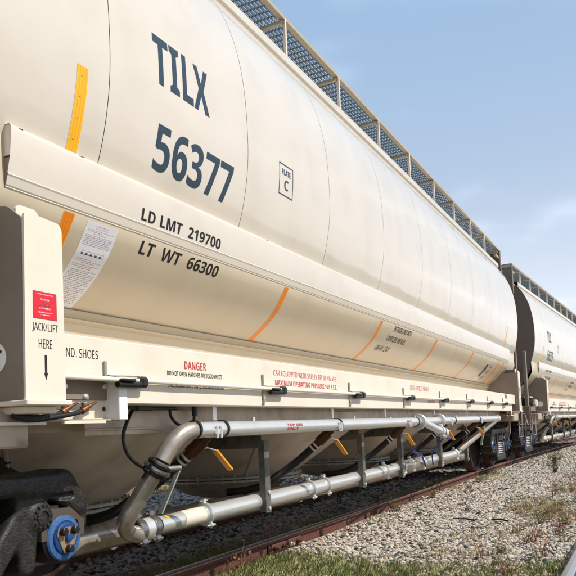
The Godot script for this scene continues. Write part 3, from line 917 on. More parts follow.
	# support posts with arms to the hoppers
	for x in [-3.476, -1.485, -0.238, 1.46, 3.011]:
		var sp := put(car, "support_post", MB.new().box(Vector3(x, 0.55, LZ + 0.082), Vector3(0.075, 0.53, 0.008), 0.002).box(Vector3(x - 0.034, 0.55, LZ + 0.058), Vector3(0.007, 0.52, 0.048), 0.002), M.galv_dull)
		put(sp, "support_arm", MB.new().box(Vector3(x - 0.01, 0.80, 0.90), Vector3(0.012, 0.09, 0.56), 0.002), M.galv_dull)
		put(sp, "top_flange", MB.new().box(Vector3(x - 0.04, 0.849, 0.90), Vector3(0.07, 0.008, 0.56), 0.002), M.galv_dull)
		for yy in [0.315, 0.43]:
			put(sp, "bolt", MB.new().lathe([Vector2(0.014, 0), Vector2(0.014, 0.01), Vector2(0.0, 0.012)], Vector3(x + 0.005, yy, LZ + 0.086), Basis(Vector3.RIGHT, Vector3(0, 0, 1), Vector3(0, -1, 0)), 6), M.zinc)
	# branch valves with hoses
	var vx := [-4.62, -2.80, -0.90, 0.85, 2.65]
	for i in vx.size():
		var x: float = vx[i]
		var a := Vector3(x, UY - 0.035, UZ - 0.02)
		var d := Vector3(-0.18, -0.55, -0.62).normalized()
		var vb := MB.new()
		vb.tube([a, a + d * 0.045], 0.03, 14)
		vb.tube([a + d * 0.045, a + d * 0.06, a + d * 0.135, a + d * 0.15], 0.042, 14)
		var V := put(car, "air_valve", vb, M.bronze)
		put(V, "coupling", MB.new().tube([a + d * 0.15, a + d * 0.215], 0.031, 14), M.bronze)
		var band := MB.new()
		for q in [0.175, 0.21]: band.tube([a + d * q, a + d * (q + 0.014)], 0.035, 14)
		put(V, "hose_band", band, M.zinc)
		# lever of flat bar, bent, with a dipped yellow grip
		var h0 := a + d * 0.10 + Vector3(0.02, 0.0, 0.05)
		var h1 := h0 + Vector3(0.055, -0.02, 0.03)
		var h2 := h1 + Vector3(0.115, -0.125, 0.035)
		if i == 4: h2 = h1 + Vector3(0.16, -0.10, 0.03)
		put(V, "valve_stem", MB.new().tube([a + d * 0.10, h0 + Vector3(0, 0, 0.01)], 0.012, 8).bar(h0, h1, 0.006, 0.028, 0.002), M.zinc)
		put(V, "valve_handle", MB.new().bar(h1, h2, 0.020, 0.044, 0.008), M.handle)
		# hose
		var s0 := a + d * 0.19
		var e0 := Vector3(x - 0.35, 0.40, 0.66)
		var hp := arc(s0, s0 + d * 0.25, Vector3(x - 0.20, 0.50, 1.02), 8)
		hp.append_array(arc(Vector3(x - 0.20, 0.50, 1.02), Vector3(x - 0.26, 0.40, 0.92), e0, 6).slice(1))
		put(V, "air_hose", MB.new().tube(hp, 0.031, 14), M.rubber)
		put(V, "saddle_clamp", MB.new().box(Vector3(x + 0.01, UY - 0.012, UZ + 0.047), Vector3(0.075, 0.030, 0.012), 0.003).tube([Vector3(x - 0.015, UY - 0.05, UZ + 0.052), Vector3(x - 0.015, UY + 0.02, UZ + 0.052)], 0.009, 6).tube([Vector3(x + 0.03, UY - 0.05, UZ + 0.052), Vector3(x + 0.03, UY + 0.02, UZ + 0.052)], 0.009, 6), M.zinc)
	put(car, "lashing_strap", MB.new().tube([Vector3(-0.72, 0.68, UZ + 0.04), Vector3(-0.45, 0.58, 1.40), Vector3(0.40, 0.50, 1.25), Vector3(0.68, 0.35, 1.21)], 0.011, 6), M.strap_blue)
	put(car, "lashing_strap", MB.new().tube([Vector3(0.30, 0.73, UZ + 0.1), Vector3(0.95, 0.50, 1.22), Vector3(1.05, 0.35, 1.20)], 0.009, 6), M.strap_blue)
	# thin trainline hoses near the left end
	var tp := [Vector3(-5.13, 1.035, 1.33), Vector3(-5.20, 0.96, 1.34), Vector3(-5.235, 0.88, 1.34), Vector3(-5.20, 0.79, 1.34), Vector3(-5.10, 0.725, 1.34), Vector3(-4.98, 0.70, 1.34)]
	put(car, "thin_hose", MB.new().tube(smooth_path(tp), 0.0095, 8), M.rubber)
	tp = [Vector3(-4.855, 1.03, 1.36), Vector3(-4.845, 0.985, 1.36), Vector3(-4.80, 0.945, 1.365), Vector3(-4.72, 0.922, 1.37), Vector3(-4.645, 0.945, 1.37), Vector3(-4.625, 1.02, 1.37)]
	put(car, "thin_hose", MB.new().tube(smooth_path(tp), 0.0085, 8), M.rubber)
	put(car, "hose_fitting", MB.new().tube([Vector3(-5.30, 1.028, 1.40), Vector3(-4.85, 1.028, 1.40)], 0.010, 8).box(Vector3(-5.14, 1.028, 1.40), Vector3(0.12, 0.028, 0.03), 0.004).tube([Vector3(-4.625, 0.985, 1.37), Vector3(-4.625, 1.045, 1.37)], 0.016, 10), M.black)


func smooth_path(p: Array) -> Array:
	var c := Curve3D.new()
	for i in p.size():
		var t: Vector3 = (p[mini(i + 1, p.size() - 1)] - p[maxi(i - 1, 0)]) / 6.0
		c.add_point(p[i], -t, t)
	c.bake_interval = 0.015
	return Array(c.get_baked_points())


func build_gate_rod(car: Node3D) -> void:
	var R := put(car, "gate_rod", MB.new().tube([Vector3(-5.90, 1.152, 1.527), Vector3(5.55, 1.176, 1.527)], 0.0125, 12), M.sill)
	for x in [-5.55, -4.025, -2.51, -1.02, 0.41, 1.85, 3.25, 4.55]:
		var y: float = 1.152 + (x + 5.9) * 0.0021
		var bm := MB.new()
		if x < -5.4:
			bm.box(Vector3(x, y + 0.035, 1.506), Vector3(0.018, 0.10, 0.012), 0.003)
		else:
			bm.box(Vector3(x, y + 0.012, 1.506), Vector3(0.018, 0.165, 0.012), 0.003).bar(Vector3(x, y - 0.07, 1.506), Vector3(x - 0.01, y - 0.108, 1.504), 0.026, 0.010, 0.002, Vector3(0, 0, 1))
		var b := put(R, "rod_bracket", bm, M.bracket)
		var k := 0.05
		var cl := MB.new()
		cl.tube([Vector3(x + k, y - 0.022, 1.535), Vector3(x + k + 0.19, y - 0.020, 1.535)], 0.016, 10)
		cl.box(Vector3(x + k + 0.19, y - 0.006, 1.530), Vector3(0.055, 0.055, 0.05), 0.012)
		cl.box(Vector3(x + k + 0.06, y - 0.002, 1.527), Vector3(0.10, 0.014, 0.07), 0.004)
		put(R, "locking_handle", cl, M.black)
		put(b, "handle_strap", MB.new().bar(Vector3(x + 0.01, y + 0.02, 1.512), Vector3(x + 0.21, y + 0.022, 1.53), 0.006, 0.03, 0.002), M.zinc)


func build_walkway(car: Node3D) -> void:
	var Y := 4.42
	var xs := []
	for k in 11: xs.append(-6.37 + 1.19 * k + 0.05)
	for side in [1.0, -1.0]:
		var W := put(car, "roof_walkway", MB.new().box(Vector3(0, Y, side * 1.165), Vector3(2.0 * CAR_HALF + 0.9, 0.038, 0.007), 0.002).box(Vector3(0, Y - 0.017, side * 1.145), Vector3(2.0 * CAR_HALF + 0.9, 0.006, 0.045), 0.002).box(Vector3(0, Y, side * 0.60), Vector3(2.0 * CAR_HALF + 0.9, 0.038, 0.007), 0.002), M.walk_edge)
		for i in xs.size():
			var x: float = xs[i]
			put(W, "walkway_post", MB.new().box(Vector3(x, 4.235, side * 1.178), Vector3(0.026, 0.345, 0.007), 0.002).box(Vector3(x + 0.014, 4.235, side * 1.160), Vector3(0.005, 0.345, 0.026), 0.001), M.sill)
			put(W, "cross_arm", MB.new().box(Vector3(x, Y - 0.042, side * 0.88), Vector3(0.04, 0.03, 0.55), 0.003), M.walk_edge)
			put(W, "inner_post", MB.new().bar(Vector3(x, Y - 0.04, side * 0.62), Vector3(x, 4.18, side * 0.72), 0.04, 0.04, 0.003), M.walk_edge)
		for i in xs.size() + 1:
			var a: float = -CAR_HALF - 0.42 if i == 0 else xs[i - 1] + 0.01
			var b: float = CAR_HALF + 0.42 if i == xs.size() else xs[i] - 0.01
			var g := MB.new()
			for k in 16:
				g.box(Vector3((a + b) * 0.5, Y - 0.003, side * (0.625 + k * 0.0342)), Vector3(b - a, 0.028, 0.0055), 0.0)
			var n := int((b - a) / 0.085)
			for k in n:
				g.box(Vector3(a + (k + 0.5) * (b - a) / n, Y + 0.004, side * 0.882), Vector3(0.007, 0.012, 0.52), 0.0)
			put(W, "grating_panel", g, M.walk)


func build_end(car: Node3D, e: float) -> void:
	# roof end platform with hanging side sheets
	var R := put(car, "roof_end_platform", MB.new().box(Vector3(e * 7.0, 4.36, 0), Vector3(0.06, 0.06, 2.3), 0.004).box(Vector3(e * 7.20, 4.36, 0), Vector3(0.05, 0.06, 2.3), 0.004), M.walk_edge)
	for side in [1.0, -1.0]:
		put(R, "platform_side", MB.new().box(Vector3(e * 7.16, 4.07, side * 1.08), Vector3(0.09, 0.70, 0.20), 0.004), M.shade_plate_end)
		put(R, "platform_bracket", MB.new().box(Vector3(e * 6.98, 4.26, side * 1.13), Vector3(0.30, 0.05, 0.05), 0.004).box(Vector3(e * 6.98, 3.98, side * 1.12), Vector3(0.34, 0.035, 0.05), 0.004), M.walk_edge)
	# ladder at the corner and sill steps
	for side in [1.0, -1.0]:
		var lad := MB.new()
		lad.box(Vector3(e * 7.24, 2.58, side * 0.85), Vector3(0.06, 3.1, 0.012), 0.003)
		lad.box(Vector3(e * 7.24, 2.58, side * 0.42), Vector3(0.06, 3.1, 0.012), 0.003)
		var Ld := put(car, "end_ladder", lad, M.shade_plate)
		for k in 9:
			put(Ld, "rung", MB.new().tube([Vector3(e * 7.24, 1.25 + 0.34 * k, side * 0.42), Vector3(e * 7.24, 1.25 + 0.34 * k, side * 0.85)], 0.011, 8), M.walk_edge)
		put(car, "corner_post", MB.new().box(Vector3(e * 7.22, 1.75, side * 1.33), Vector3(0.09, 1.3, 0.07), 0.008), M.shade_plate)
		var st := MB.new()
		for dx in [-0.2, 0.2]:
			st.box(Vector3(e * 6.98 + dx, 0.80, side * 1.40), Vector3(0.055, 0.56, 0.012), 0.003)
		st.box(Vector3(e * 6.98, 0.53, side * 1.40), Vector3(0.45, 0.012, 0.06), 0.003)
		st.box(Vector3(e * 6.98, 0.78, side * 1.40), Vector3(0.45, 0.012, 0.06), 0.003)
		put(car, "sill_step", st, M.shade_plate)
	# end sill box, grab irons
	put(car, "end_sill", MB.new().box(Vector3(e * 7.32, 1.0, 0), Vector3(0.05, 0.34, 2.8), 0.006), M.shade_plate_end)
	put(car, "grab_iron", MB.new().tube([Vector3(e * 7.36, 1.3, 0.7), Vector3(e * 7.42, 1.3, 0.7), Vector3(e * 7.42, 1.3, 1.2), Vector3(e * 7.36, 1.3, 1.2)], 0.011, 8), M.sill)
	# coupler: shank, head and knuckle
	var cp := put(car, "coupler", MB.new().box(Vector3(e * 7.55, 0.84, 0), Vector3(0.5, 0.17, 0.15), 0.015), M.rust)
	put(cp, "coupler_head", MB.new().slab(PackedVector2Array([Vector2(0, -0.10), Vector2(0.10, -0.17), Vector2(0.20, -0.20), Vector2(0.22, -0.10), Vector2(0.12, -0.04), Vector2(0.12, 0.06), Vector2(0.2, 0.17), Vector2(0.10, 0.20), Vector2(0, 0.10)]), Vector3(e * 7.66, 0.72, 0), Vector3(e, 0, 0), Vector3(0, 0, 1), Vector3(0, 0.26, 0)), M.rust)
	put(cp, "uncoupling_lever", MB.new().tube([Vector3(e * 7.40, 0.98, 0.1), Vector3(e * 7.40, 1.0, 0.5), Vector3(e * 7.40, 1.0, 1.30), Vector3(e * 7.44, 0.75, 1.36)], 0.013, 8), M.walk_edge)
	put(cp, "brake_hose", MB.new().tube(smooth_path([Vector3(e * 7.35, 0.86, 0.32), Vector3(e * 7.5, 0.70, 0.30), Vector3(e * 7.7, 0.50, 0.2), Vector3(e * 7.88, 0.52, 0.05)]), 0.025, 10), M.rubber)
	# hand-brake drum and air reservoir on the end platform
	put(car, "air_reservoir", MB.new().tube([Vector3(e * 6.58, 1.28, 0.70), Vector3(e * 6.56, 1.28, 0.73), Vector3(e * 6.55, 1.28, 1.24), Vector3(e * 6.57, 1.28, 1.27)], 0.115, 20), M.black)
	put(car, "brake_valve", MB.new().box(Vector3(e * 6.35, 1.24, 1.33), Vector3(0.16, 0.16, 0.12), 0.02).box(Vector3(e * 6.62, 1.38, 1.25), Vector3(0.3, 0.03, 0.14), 0.006).tube([Vector3(e * 6.35, 1.24, 1.33), Vector3(e * 6.72, 1.24, 1.38)], 0.03, 10), M.sill)
	put(car, "brake_pipe", MB.new().tube(smooth_path([Vector3(e * 6.4, 1.15, 1.2), Vector3(e * 6.9, 1.1, 1.2), Vector3(e * 7.1, 0.75, 1.15), Vector3(e * 6.7, 0.7, 1.0)]), 0.018, 8), M.galv_dull)
	for dx in [0.15, 0.42, 0.75]:
		put(car, "hanger_bar", MB.new().box(Vector3(e * (6.45 + dx), 0.82, 1.28 - dx * 0.2), Vector3(0.05, 0.42, 0.02), 0.003), M.shade_plate)


func build_small_fittings(car: Node3D) -> void:
	for e in [-1.0, 1.0]:
		var x0: float = e * 5.665      # recessed bracket bay between the column and the sill
		var bp := put(car, "bracket_plate", MB.new().box(Vector3(x0, 1.068, 1.412), Vector3(0.44, 0.195, 0.012), 0.002), M.sill)
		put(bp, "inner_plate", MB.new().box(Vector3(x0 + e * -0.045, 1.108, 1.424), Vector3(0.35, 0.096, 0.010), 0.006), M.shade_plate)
		put(bp, "end_angle", MB.new().box(Vector3(e * 5.422, 1.068, 1.50), Vector3(0.060, 0.205, 0.008), 0.002).box(Vector3(e * 5.450, 1.068, 1.455), Vector3(0.006, 0.205, 0.09), 0.002), M.white)
		for q in [[0.19, 1.127], [0.06, 1.076], [-0.07, 1.12]]:
			put(bp, "bolt", MB.new().lathe([Vector2(0.014, 0), Vector2(0.014, 0.010), Vector2(0.011, 0.013), Vector2(0.0, 0.013)], Vector3(x0 - e * q[0], q[1], 1.429), Basis(Vector3.RIGHT, Vector3(0, 0, 1), Vector3(0, -1, 0)), 6), M.zinc)
		for q in [0.05, 0.20]:
			put(bp, "bolt_hole", MB.new().lathe([Vector2(0.011, 0.0), Vector2(0.011, 0.002), Vector2(0, 0.002)], Vector3(x0 - e * q, 1.02, 1.418), Basis(Vector3.RIGHT, Vector3(0, 0, 1), Vector3(0, -1, 0)), 14), M.black)
		put(bp, "ledge", MB.new().box(Vector3(x0 - 0.03, 0.966, 1.41), Vector3(0.60, 0.008, 0.10), 0.002), M.walk_edge)
		put(bp, "ledge_strip", MB.new().box(Vector3(x0 + 0.03, 0.957, 1.452), Vector3(0.27, 0.014, 0.02), 0.002).box(Vector3(x0 - 0.33, 0.955, 1.452), Vector3(0.24, 0.014, 0.02), 0.002), M.sill)
		# two greased hoses with brass ends
		for k in 2:
			var dx: float = -0.12 + 0.125 * k
			var b0 := Vector3(x0 + dx, 1.0 + 0.006 * k, 1.46)
			put(bp, "grease_hose", MB.new().tube(smooth_path([Vector3(x0 - 0.40, 0.985, 1.47), Vector3(x0 - 0.30, 0.978 - 0.008 * k, 1.475), b0 + Vector3(-0.10, -0.016, 0.01), b0]), 0.011, 8), M.rubber)
			put(bp, "brass_fitting", MB.new().tube([b0, b0 + Vector3(0.03, 0.015, 0)], 0.016, 8).tube([b0 + Vector3(0.03, 0.015, 0), b0 + Vector3(0.055, 0.027, 0)], 0.011, 8).tube([b0 + Vector3(0.012, 0.0, 0), b0 + Vector3(0.008, 0.04, 0.0)], 0.008, 6).tube([b0 + Vector3(0.055, 0.027, 0), b0 + Vector3(0.10, 0.045, 0)], 0.006, 6), M.brass)


func build_print(car: Node3D) -> void:
	# reflective tape: ribs of short facets on the body and belly
	for e in [-1.0, 1.0]:
		patch(car, "reflective_tape", e * 5.625 - 0.037, e * 5.625 + 0.037, 2.235, 2.62, on_tank(0, 0), M.tape_y, 10, true).set_meta("label", "upright yellow reflective strip near the end of the tank")
		patch(car, "reflective_tape", e * 5.625 - 0.037, e * 5.625 + 0.037, 1.58, 1.944, on_belly(0, 0), M.tape_o, 40, true)
	for x in [-3.365, -1.215, 0.895, 3.03, 5.12]:
		patch(car, "reflective_tape", x - 0.035, x + 0.035, 1.572, 1.944, on_belly(0, 0), M.tape_o, 40, true)
	# small scuffs along the top of the flange
	var sc := RandomNumberGenerator.new()
	sc.seed = 8
	for k in 14:
		var x0: float = -5.98 + sc.randf() * (0.7 if k < 9 else 4.0)
		var wd := sc.randf_range(0.006, 0.035)
		var yy := 2.2225 if sc.randf() < 0.7 else 2.2135
		put(car, "paint_scuff", MB.new().box(Vector3(x0, yy, 1.412 if yy > 2.22 else 1.4315), Vector3(wd, 0.0016, sc.randf_range(0.002, 0.006)), 0.0), M.seam)
	# load data
	letter(car, "LD LMT  219700", 0.78, 0.074, func(x: float, y: float) -> Array: return [Vector3(-5.125 + x, 2.026 + y * 0.85, 1.4117 + y * 0.85 * 0.225 + 0.0016), Vector3(0, -0.27, 0.96)], M.ink_black)
	letter(car, "LT  WT  66300", 0.78, 0.066, on_belly(-5.075, 1.866), M.ink_black, 0.02)
	letter(car, "INTERIOR LINED WITH", 0.62, 0.052, on_belly(-0.78, 1.885), M.ink_black, 0.03)
	letter(car, "CARBOLINE 890 BLUE", 0.62, 0.052, on_belly(-0.86, 1.785), M.ink_black, 0.03)
	letter(car, "ON-FW  12-07", 0.42, 0.050, on_belly(-0.98, 1.685), M.ink_black, 0.03)
	# plate box
	var T := on_tank(0, 0)
	for q in [[-3.63, -3.41, 2.795, 2.803], [-3.63, -3.41, 2.575, 2.583], [-3.63, -3.622, 2.575, 2.803], [-3.418, -3.41, 2.575, 2.803]]:
		patch(car, "plate_border", q[0], q[1], q[2], q[3], T, M.ink, 6)
	letter(car, "PLATE", 0.135, 0.042, on_tank(-3.588, 2.725), M.ink, 0.03)
	letter(car, "C", 0.065, 0.075, on_tank(-3.55, 2.62), M.ink, 0.03)
	# instruction sheet on the belly
	patch(car, "instruction_sheet", -5.50, -5.275, 1.575, 1.940, on_belly(0, 0), M.sheet, 40, true)
	# sill lettering
	var sp := func(x: float, y: float) -> Callable: return on_plane(Vector3(x, y, 1.5010), Vector3.RIGHT, Vector3.UP)
	letter(car, "COND. SHOES", 0.262, 0.040, sp.call(-5.85, 1.243), M.ink_black, 1.0, false)
	letter(car, "DANGER", 0.215, 0.045, sp.call(-4.90, 1.237), M.ink_red, 1.0, true)
	letter(car, "DO NOT OPEN HATCHES OR DISCONNECT", 0.54, 0.026, sp.call(-5.06, 1.196), M.ink_black, 1.0, true)
	letter(car, "UNLOADING LINES UNTIL PRESSURE IS ZERO", 0.56, 0.026, sp.call(-5.06, 1.134), M.ink_black, 1.0, true)
	letter(car, "CAR EQUIPPED WITH SAFETY RELIEF VALVES", 1.09, 0.047, sp.call(-3.86, 1.243), M.ink_red, 1.0, false)
	letter(car, "MAXIMUM OPERATING PRESSURE 14.5 P.S.I.", 1.07, 0.038, sp.call(-3.84, 1.186), M.ink_red, 1.0, true)
	letter(car, "CLOSE OUTLET VALVES", 0.72, 0.05, sp.call(-0.76, 1.245), M.ink_red, 1.0, false)
	letter(car, "BEFORE MOVING", 0.30, 0.032, sp.call(-0.10, 1.115), M.ink_red, 1.0, false)
	patch(car, "small_label", 4.58, 4.74, 1.24, 1.33, on_plane(Vector3(0, 0, 1.502), Vector3.RIGHT, Vector3.UP), M.white, 1)
	patch(car, "small_label", 4.86, 5.0, 1.26, 1.33, on_plane(Vector3(0, 0, 1.502), Vector3.RIGHT, Vector3.UP), M.ink_black, 1)
	# test table
	patch(car, "test_table", 4.24, 4.47, 1.60, 1.86, on_belly(0, 0), M.table, 30, true)
	for k in 3:
		letter(car, ["DUE", "RST", "TEST"][k], 0.20, 0.045, on_belly(4.60, 1.80 - 0.09 * k), M.ink_black, 0.03, false)
	# red stencil on the upper pipe
	for k in 2:
		var yy: float = 0.905 - 0.026 * k
		letter(car, ["TOP AIR", "ONLY"][k], [0.24, 0.18][k], 0.020, func(x: float, y: float) -> Array:
			var a := asin(clampf((yy + y - 0.902 - 0.003) / 0.048, -1, 1))
			return [Vector3(-3.72 + x, 0.905 + sin(a) * 0.0482, 1.475 + cos(a) * 0.0482), Vector3(0, sin(a), cos(a))], M.ink_red, 0.01)
		letter(car, "AIR", 0.16, 0.020, func(x: float, y: float) -> Array:
			var a := asin(clampf((yy + y - 0.902 - 0.007) / 0.048, -1, 1))
			return [Vector3(-1.0 + x, 0.909 + sin(a) * 0.0482, 1.475 + cos(a) * 0.0482), Vector3(0, sin(a), cos(a))], M.ink_red, 0.01)


func car_number(car: Node3D, mark: String, num: String) -> void:
	# letters set one by one with stencil spacing
	letter(car, mark, 0.545, 0.270, on_tank(-5.09, 2.778), M.ink, 0.025)
	letter(car, num, 0.80, 0.250, on_tank(-5.05, 2.322), M.ink, 0.025)


# ---------------------------------------------------------------- printed sheets
func make_prints() -> void:
	rng.seed = 5
	var sh := Image.create(192, 360, false, Image.FORMAT_RGB8)
	sh.fill(Color(0.90, 0.90, 0.92))
	var y := 14
	while y < 346:
		var red := y < 26 or (y > 44 and y < 52) or (y > 168 and y < 176) or (y > 196 and y < 203)
		if y > 106 and y < 160:
			y += 1
			continue
		var x := 16 if not red else 60
		var end := 178 if not red else 134
		if not red and rng.randf() < 0.2: end = rng.randi_range(90, 160)
		while x < end:
			var w := rng.randi_range(3, 11)
			for px in range(x, mini(x + w, end)):
				for py in range(y, y + 3):
					if rng.randf() < 0.72:
						sh.set_pixel(px, py, Color(0.72, 0.25, 0.28) if red else Color(0.42, 0.42, 0.48))
			x += w + 3
		y += 7 if not red else 10
	for px in range(30, 165):
		sh.set_pixel(px, 128, Color(0.3, 0.3, 0.36)); sh.set_pixel(px, 142, Color(0.2, 0.2, 0.26)); sh.set_pixel(px, 143, Color(0.2, 0.2, 0.26))
		if (px / 14) % 2 == 0:
			for py in range(136, 142): sh.set_pixel(px, py, Color(0.25, 0.25, 0.3))
	for px in [30, 164]:
		for py in range(122, 144): sh.set_pixel(px, py, Color(0.3, 0.3, 0.36))
	M.sheet = mat(Color.WHITE, 0.4)
	M.sheet.albedo_texture = ImageTexture.create_from_image(sh)
	var rd := Image.create(128, 112, false, Image.FORMAT_RGB8)
	rd.fill(Color(0.83, 0.10, 0.17))
	for px in 128:
		for py in 112:
			if px < 2 or px > 125 or py < 2 or py > 109: rd.set_pixel(px, py, Color(0.55, 0.2, 0.22))
	var rows := [[8, 20, 110, 5, 1.0], [28, 40, 88, 6, 0.9], [40, 52, 78, 6, 0.2], [51, 26, 104, 9, 0.15], [64, 34, 96, 6, 0.9], [82, 26, 104, 5, 0.9], [92, 36, 92, 4, 0.9]]
	for r in rows:
		var x2: int = r[1]
		while x2 < r[2]:
			var w2 := rng.randi_range(4, 7)
			for px in range(x2, mini(x2 + w2 - 2, r[2])):
				for py in range(r[0], r[0] + r[3]):
					if rng.randf() < 0.75:
						rd.set_pixel(px, py, Color(0.95, 0.88, 0.88) if rng.randf() < r[4] else Color(0.30, 0.07, 0.09))
			x2 += w2
	M.decal_red = mat(Color.WHITE, 0.38)
	M.decal_red.albedo_texture = ImageTexture.create_from_image(rd)
	# ribbed reflective tape
	for k in [["tape_y", Color(0.97, 0.72, 0.07), Color(0.90, 0.60, 0.05)], ["tape_o", Color(0.97, 0.57, 0.06), Color(0.88, 0.45, 0.04)]]:
		var tp := Image.create(32, 128, false, Image.FORMAT_RGB8)
		for py in 128:
			for px in 32:
				var cc: Color = k[1].lerp(k[2], 0.9 if px % 8 < 2 else rng.randf() * 0.25)
				if px < 1 or px > 30: cc = Color(0.85, 0.83, 0.78)
				if py % 32 == 15 and px > 10 and px < 16: cc = Color(0.5, 0.3, 0.1)
				tp.set_pixel(px, py, cc)
		M[k[0]] = mat(Color.WHITE, 0.35)
		M[k[0]].albedo_texture = ImageTexture.create_from_image(tp)
	var tb := Image.create(64, 96, false, Image.FORMAT_RGB8)
	tb.fill(Color(0.85, 0.84, 0.82))
	for py in 96:
		for px in 64:
			if px > 10 and px < 60 and py > 4 and py < 78:
				tb.set_pixel(px, py, Color(0.12, 0.10, 0.11) if rng.randf() < 0.85 and py % 12 > 1 else Color(0.5, 0.42, 0.42))
	M.table = mat(Color.WHITE, 0.45)
	M.table.albedo_texture = ImageTexture.create_from_image(tb)
	M.spring = mat(Color(0.62, 0.62, 0.63), 0.45, 0.3)
	M.lock_plate = mat(Color(0.64, 0.54, 0.45), 0.45, 0.4)
	M.adapter = mat(Color(0.40, 0.36, 0.33), 0.45, 0.5)
	M.bolt_dark = mat(Color(0.16, 0.15, 0.16), 0.4, 0.4)
	M.ring = mat(Color(0.60, 0.58, 0.53), 0.45, 0.35)


# ---------------------------------------------------------------- track
func bend(s: float) -> float:
	return 0.0 if s < BEND_AT else (s - BEND_AT) * (s - BEND_AT) / (2.0 * BEND_R)


func bend_dir(s: float) -> Vector3:
	return Vector3(1, 0, 0.0 if s < BEND_AT else (s - BEND_AT) / BEND_R).normalized()


func rail_mb(sec: Array, off: float, s0: float, s1: float, step: float) -> MB:
	var mb := MB.new()
	var s := s0
	while s < s1 - 0.001:
		var e := minf(s + step, s1)
		var D0 := bend_dir(s); var D1 := bend_dir(e)
		var r0 := Vector3(-D0.z, 0, D0.x); var r1 := Vector3(-D1.z, 0, D1.x)
		var o0 := Vector3(s, 0, bend(s)) + r0 * off
		var o1 := Vector3(e, 0, bend(e)) + r1 * off
		for i in sec.size():
			var p: Vector2 = sec[i]
			var q: Vector2 = sec[(i + 1) % sec.size()]
			var d := q - p
			var nn := (r0 * d.y + Vector3(0, -d.x, 0)).normalized()
			mb.quad(o0 + r0 * p.x + Vector3(0, p.y, 0), o1 + r1 * p.x + Vector3(0, p.y, 0), o1 + r1 * q.x + Vector3(0, q.y, 0), o0 + r0 * q.x + Vector3(0, q.y, 0), nn)
		s = e
	return mb


func build_track(called: String, off: float, shiny: bool, label: String) -> void:
	var T := Node3D.new()
	T.name = numbered(self, called)
	T.position.y = -0.052
	add_child(T)
	tag(T, label, "railway track", "")
	var body := [Vector2(0.070, -0.172), Vector2(0.070, -0.160), Vector2(0.020, -0.145), Vector2(0.009, -0.130), Vector2(0.009, -0.055), Vector2(0.018, -0.043), Vector2(0.037, -0.036), Vector2(0.038, -0.012), Vector2(-0.038, -0.012), Vector2(-0.037, -0.036), Vector2(-0.018, -0.043), Vector2(-0.009, -0.055), Vector2(-0.009, -0.130), Vector2(-0.020, -0.145), Vector2(-0.070, -0.160), Vector2(-0.070, -0.172)]
	body.reverse()
	var head := [Vector2(0.0385, -0.014), Vector2(0.036, -0.005), Vector2(0.028, -0.001), Vector2(0.0, 0.001), Vector2(-0.028, -0.001), Vector2(-0.036, -0.005), Vector2(-0.0385, -0.014)]
	head.reverse()
	for side in [1.0, -1.0]:
		var r := put(T, "rail", rail_mb(body, off + side * 0.755, -30, 110, 2.0), M.rail_web)
		put(r, "rail_head", rail_mb(head, off + side * 0.755, -30, 110, 2.0), M.rail_shiny if shiny else M.rail_head)
		var js := [5.75, 17.5] if not shiny else [8.0]
		for j in js:
			var z: float = off + side * 0.755 + bend(j)
			var jb := put(r, "joint_bar", MB.new().box(Vector3(j, -0.085, z + 0.022), Vector3(0.62, 0.075, 0.026), 0.008).box(Vector3(j, -0.085, z - 0.022), Vector3(0.62, 0.075, 0.026), 0.008), M.rail_web)
			for k in [-0.22, -0.07, 0.07, 0.22]:
				put(jb, "bolt", MB.new().lathe([Vector2(0.02, 0), Vector2(0.02, 0.022), Vector2(0.0, 0.024)], Vector3(j + k, -0.085, z + 0.035), Basis(Vector3.RIGHT, Vector3(0, 0, 1), Vector3(0, -1, 0)), 6).tube([Vector3(j + k, -0.085, z + 0.05), Vector3(j + k, -0.085, z + 0.085)], 0.011, 8), M.zinc if k == 0.07 else M.rust)
	# sleepers
	rng.seed = 31
	var n := 0
	var s := -3.0 if off < 1.0 else 1.0
	while s < 40.0:
		var tie := put(T, "sleeper", MB.new().box(Vector3.ZERO, Vector3(0.22, 0.16, 2.6), 0.012), M.tie)
		var D := bend_dir(s)
		tie.transform = Transform3D(Basis(D, Vector3.UP, Vector3(-D.z, 0, D.x)), Vector3(s, -0.262 + rng.randf_range(-0.006, 0.004), off + bend(s)))
		for side in [1.0, -1.0]:
			put(tie, "tie_plate", MB.new().box(Vector3(0, 0.084, side * 0.755), Vector3(0.19, 0.012, 0.30), 0.002), M.rust)
			put(tie, "spike", MB.new().box(Vector3(0.05, 0.10, side * 0.755 + 0.083), Vector3(0.018, 0.03, 0.022), 0.003), M.rust)
		s += 0.53 + rng.randf_range(-0.02, 0.02)
		n += 1


# ---------------------------------------------------------------- ground
var gn := FastNoiseLite.new()

func ground_y(x: float, z: float) -> float:
	var zz := z - bend(x)
	var y := GROUND + gn.get_noise_2d(x * 8.0, z * 8.0) * 0.022
	# shallow dip between the tracks, a shoulder falling away behind the train
	y -= 0.035 * smoothstep(1.0, 1.6, zz) * (1.0 - smoothstep(2.5, 3.1, zz))
	y += 0.045 * smoothstep(6.3, 8.3, x) * smoothstep(1.9, 1.2, zz) * smoothstep(0.7, 0.9, zz)
	y -= 0.10 * smoothstep(-1.9, -5.0, zz)
	y -= 0.25 * smoothstep(5.6, 8.0, zz)
	return y


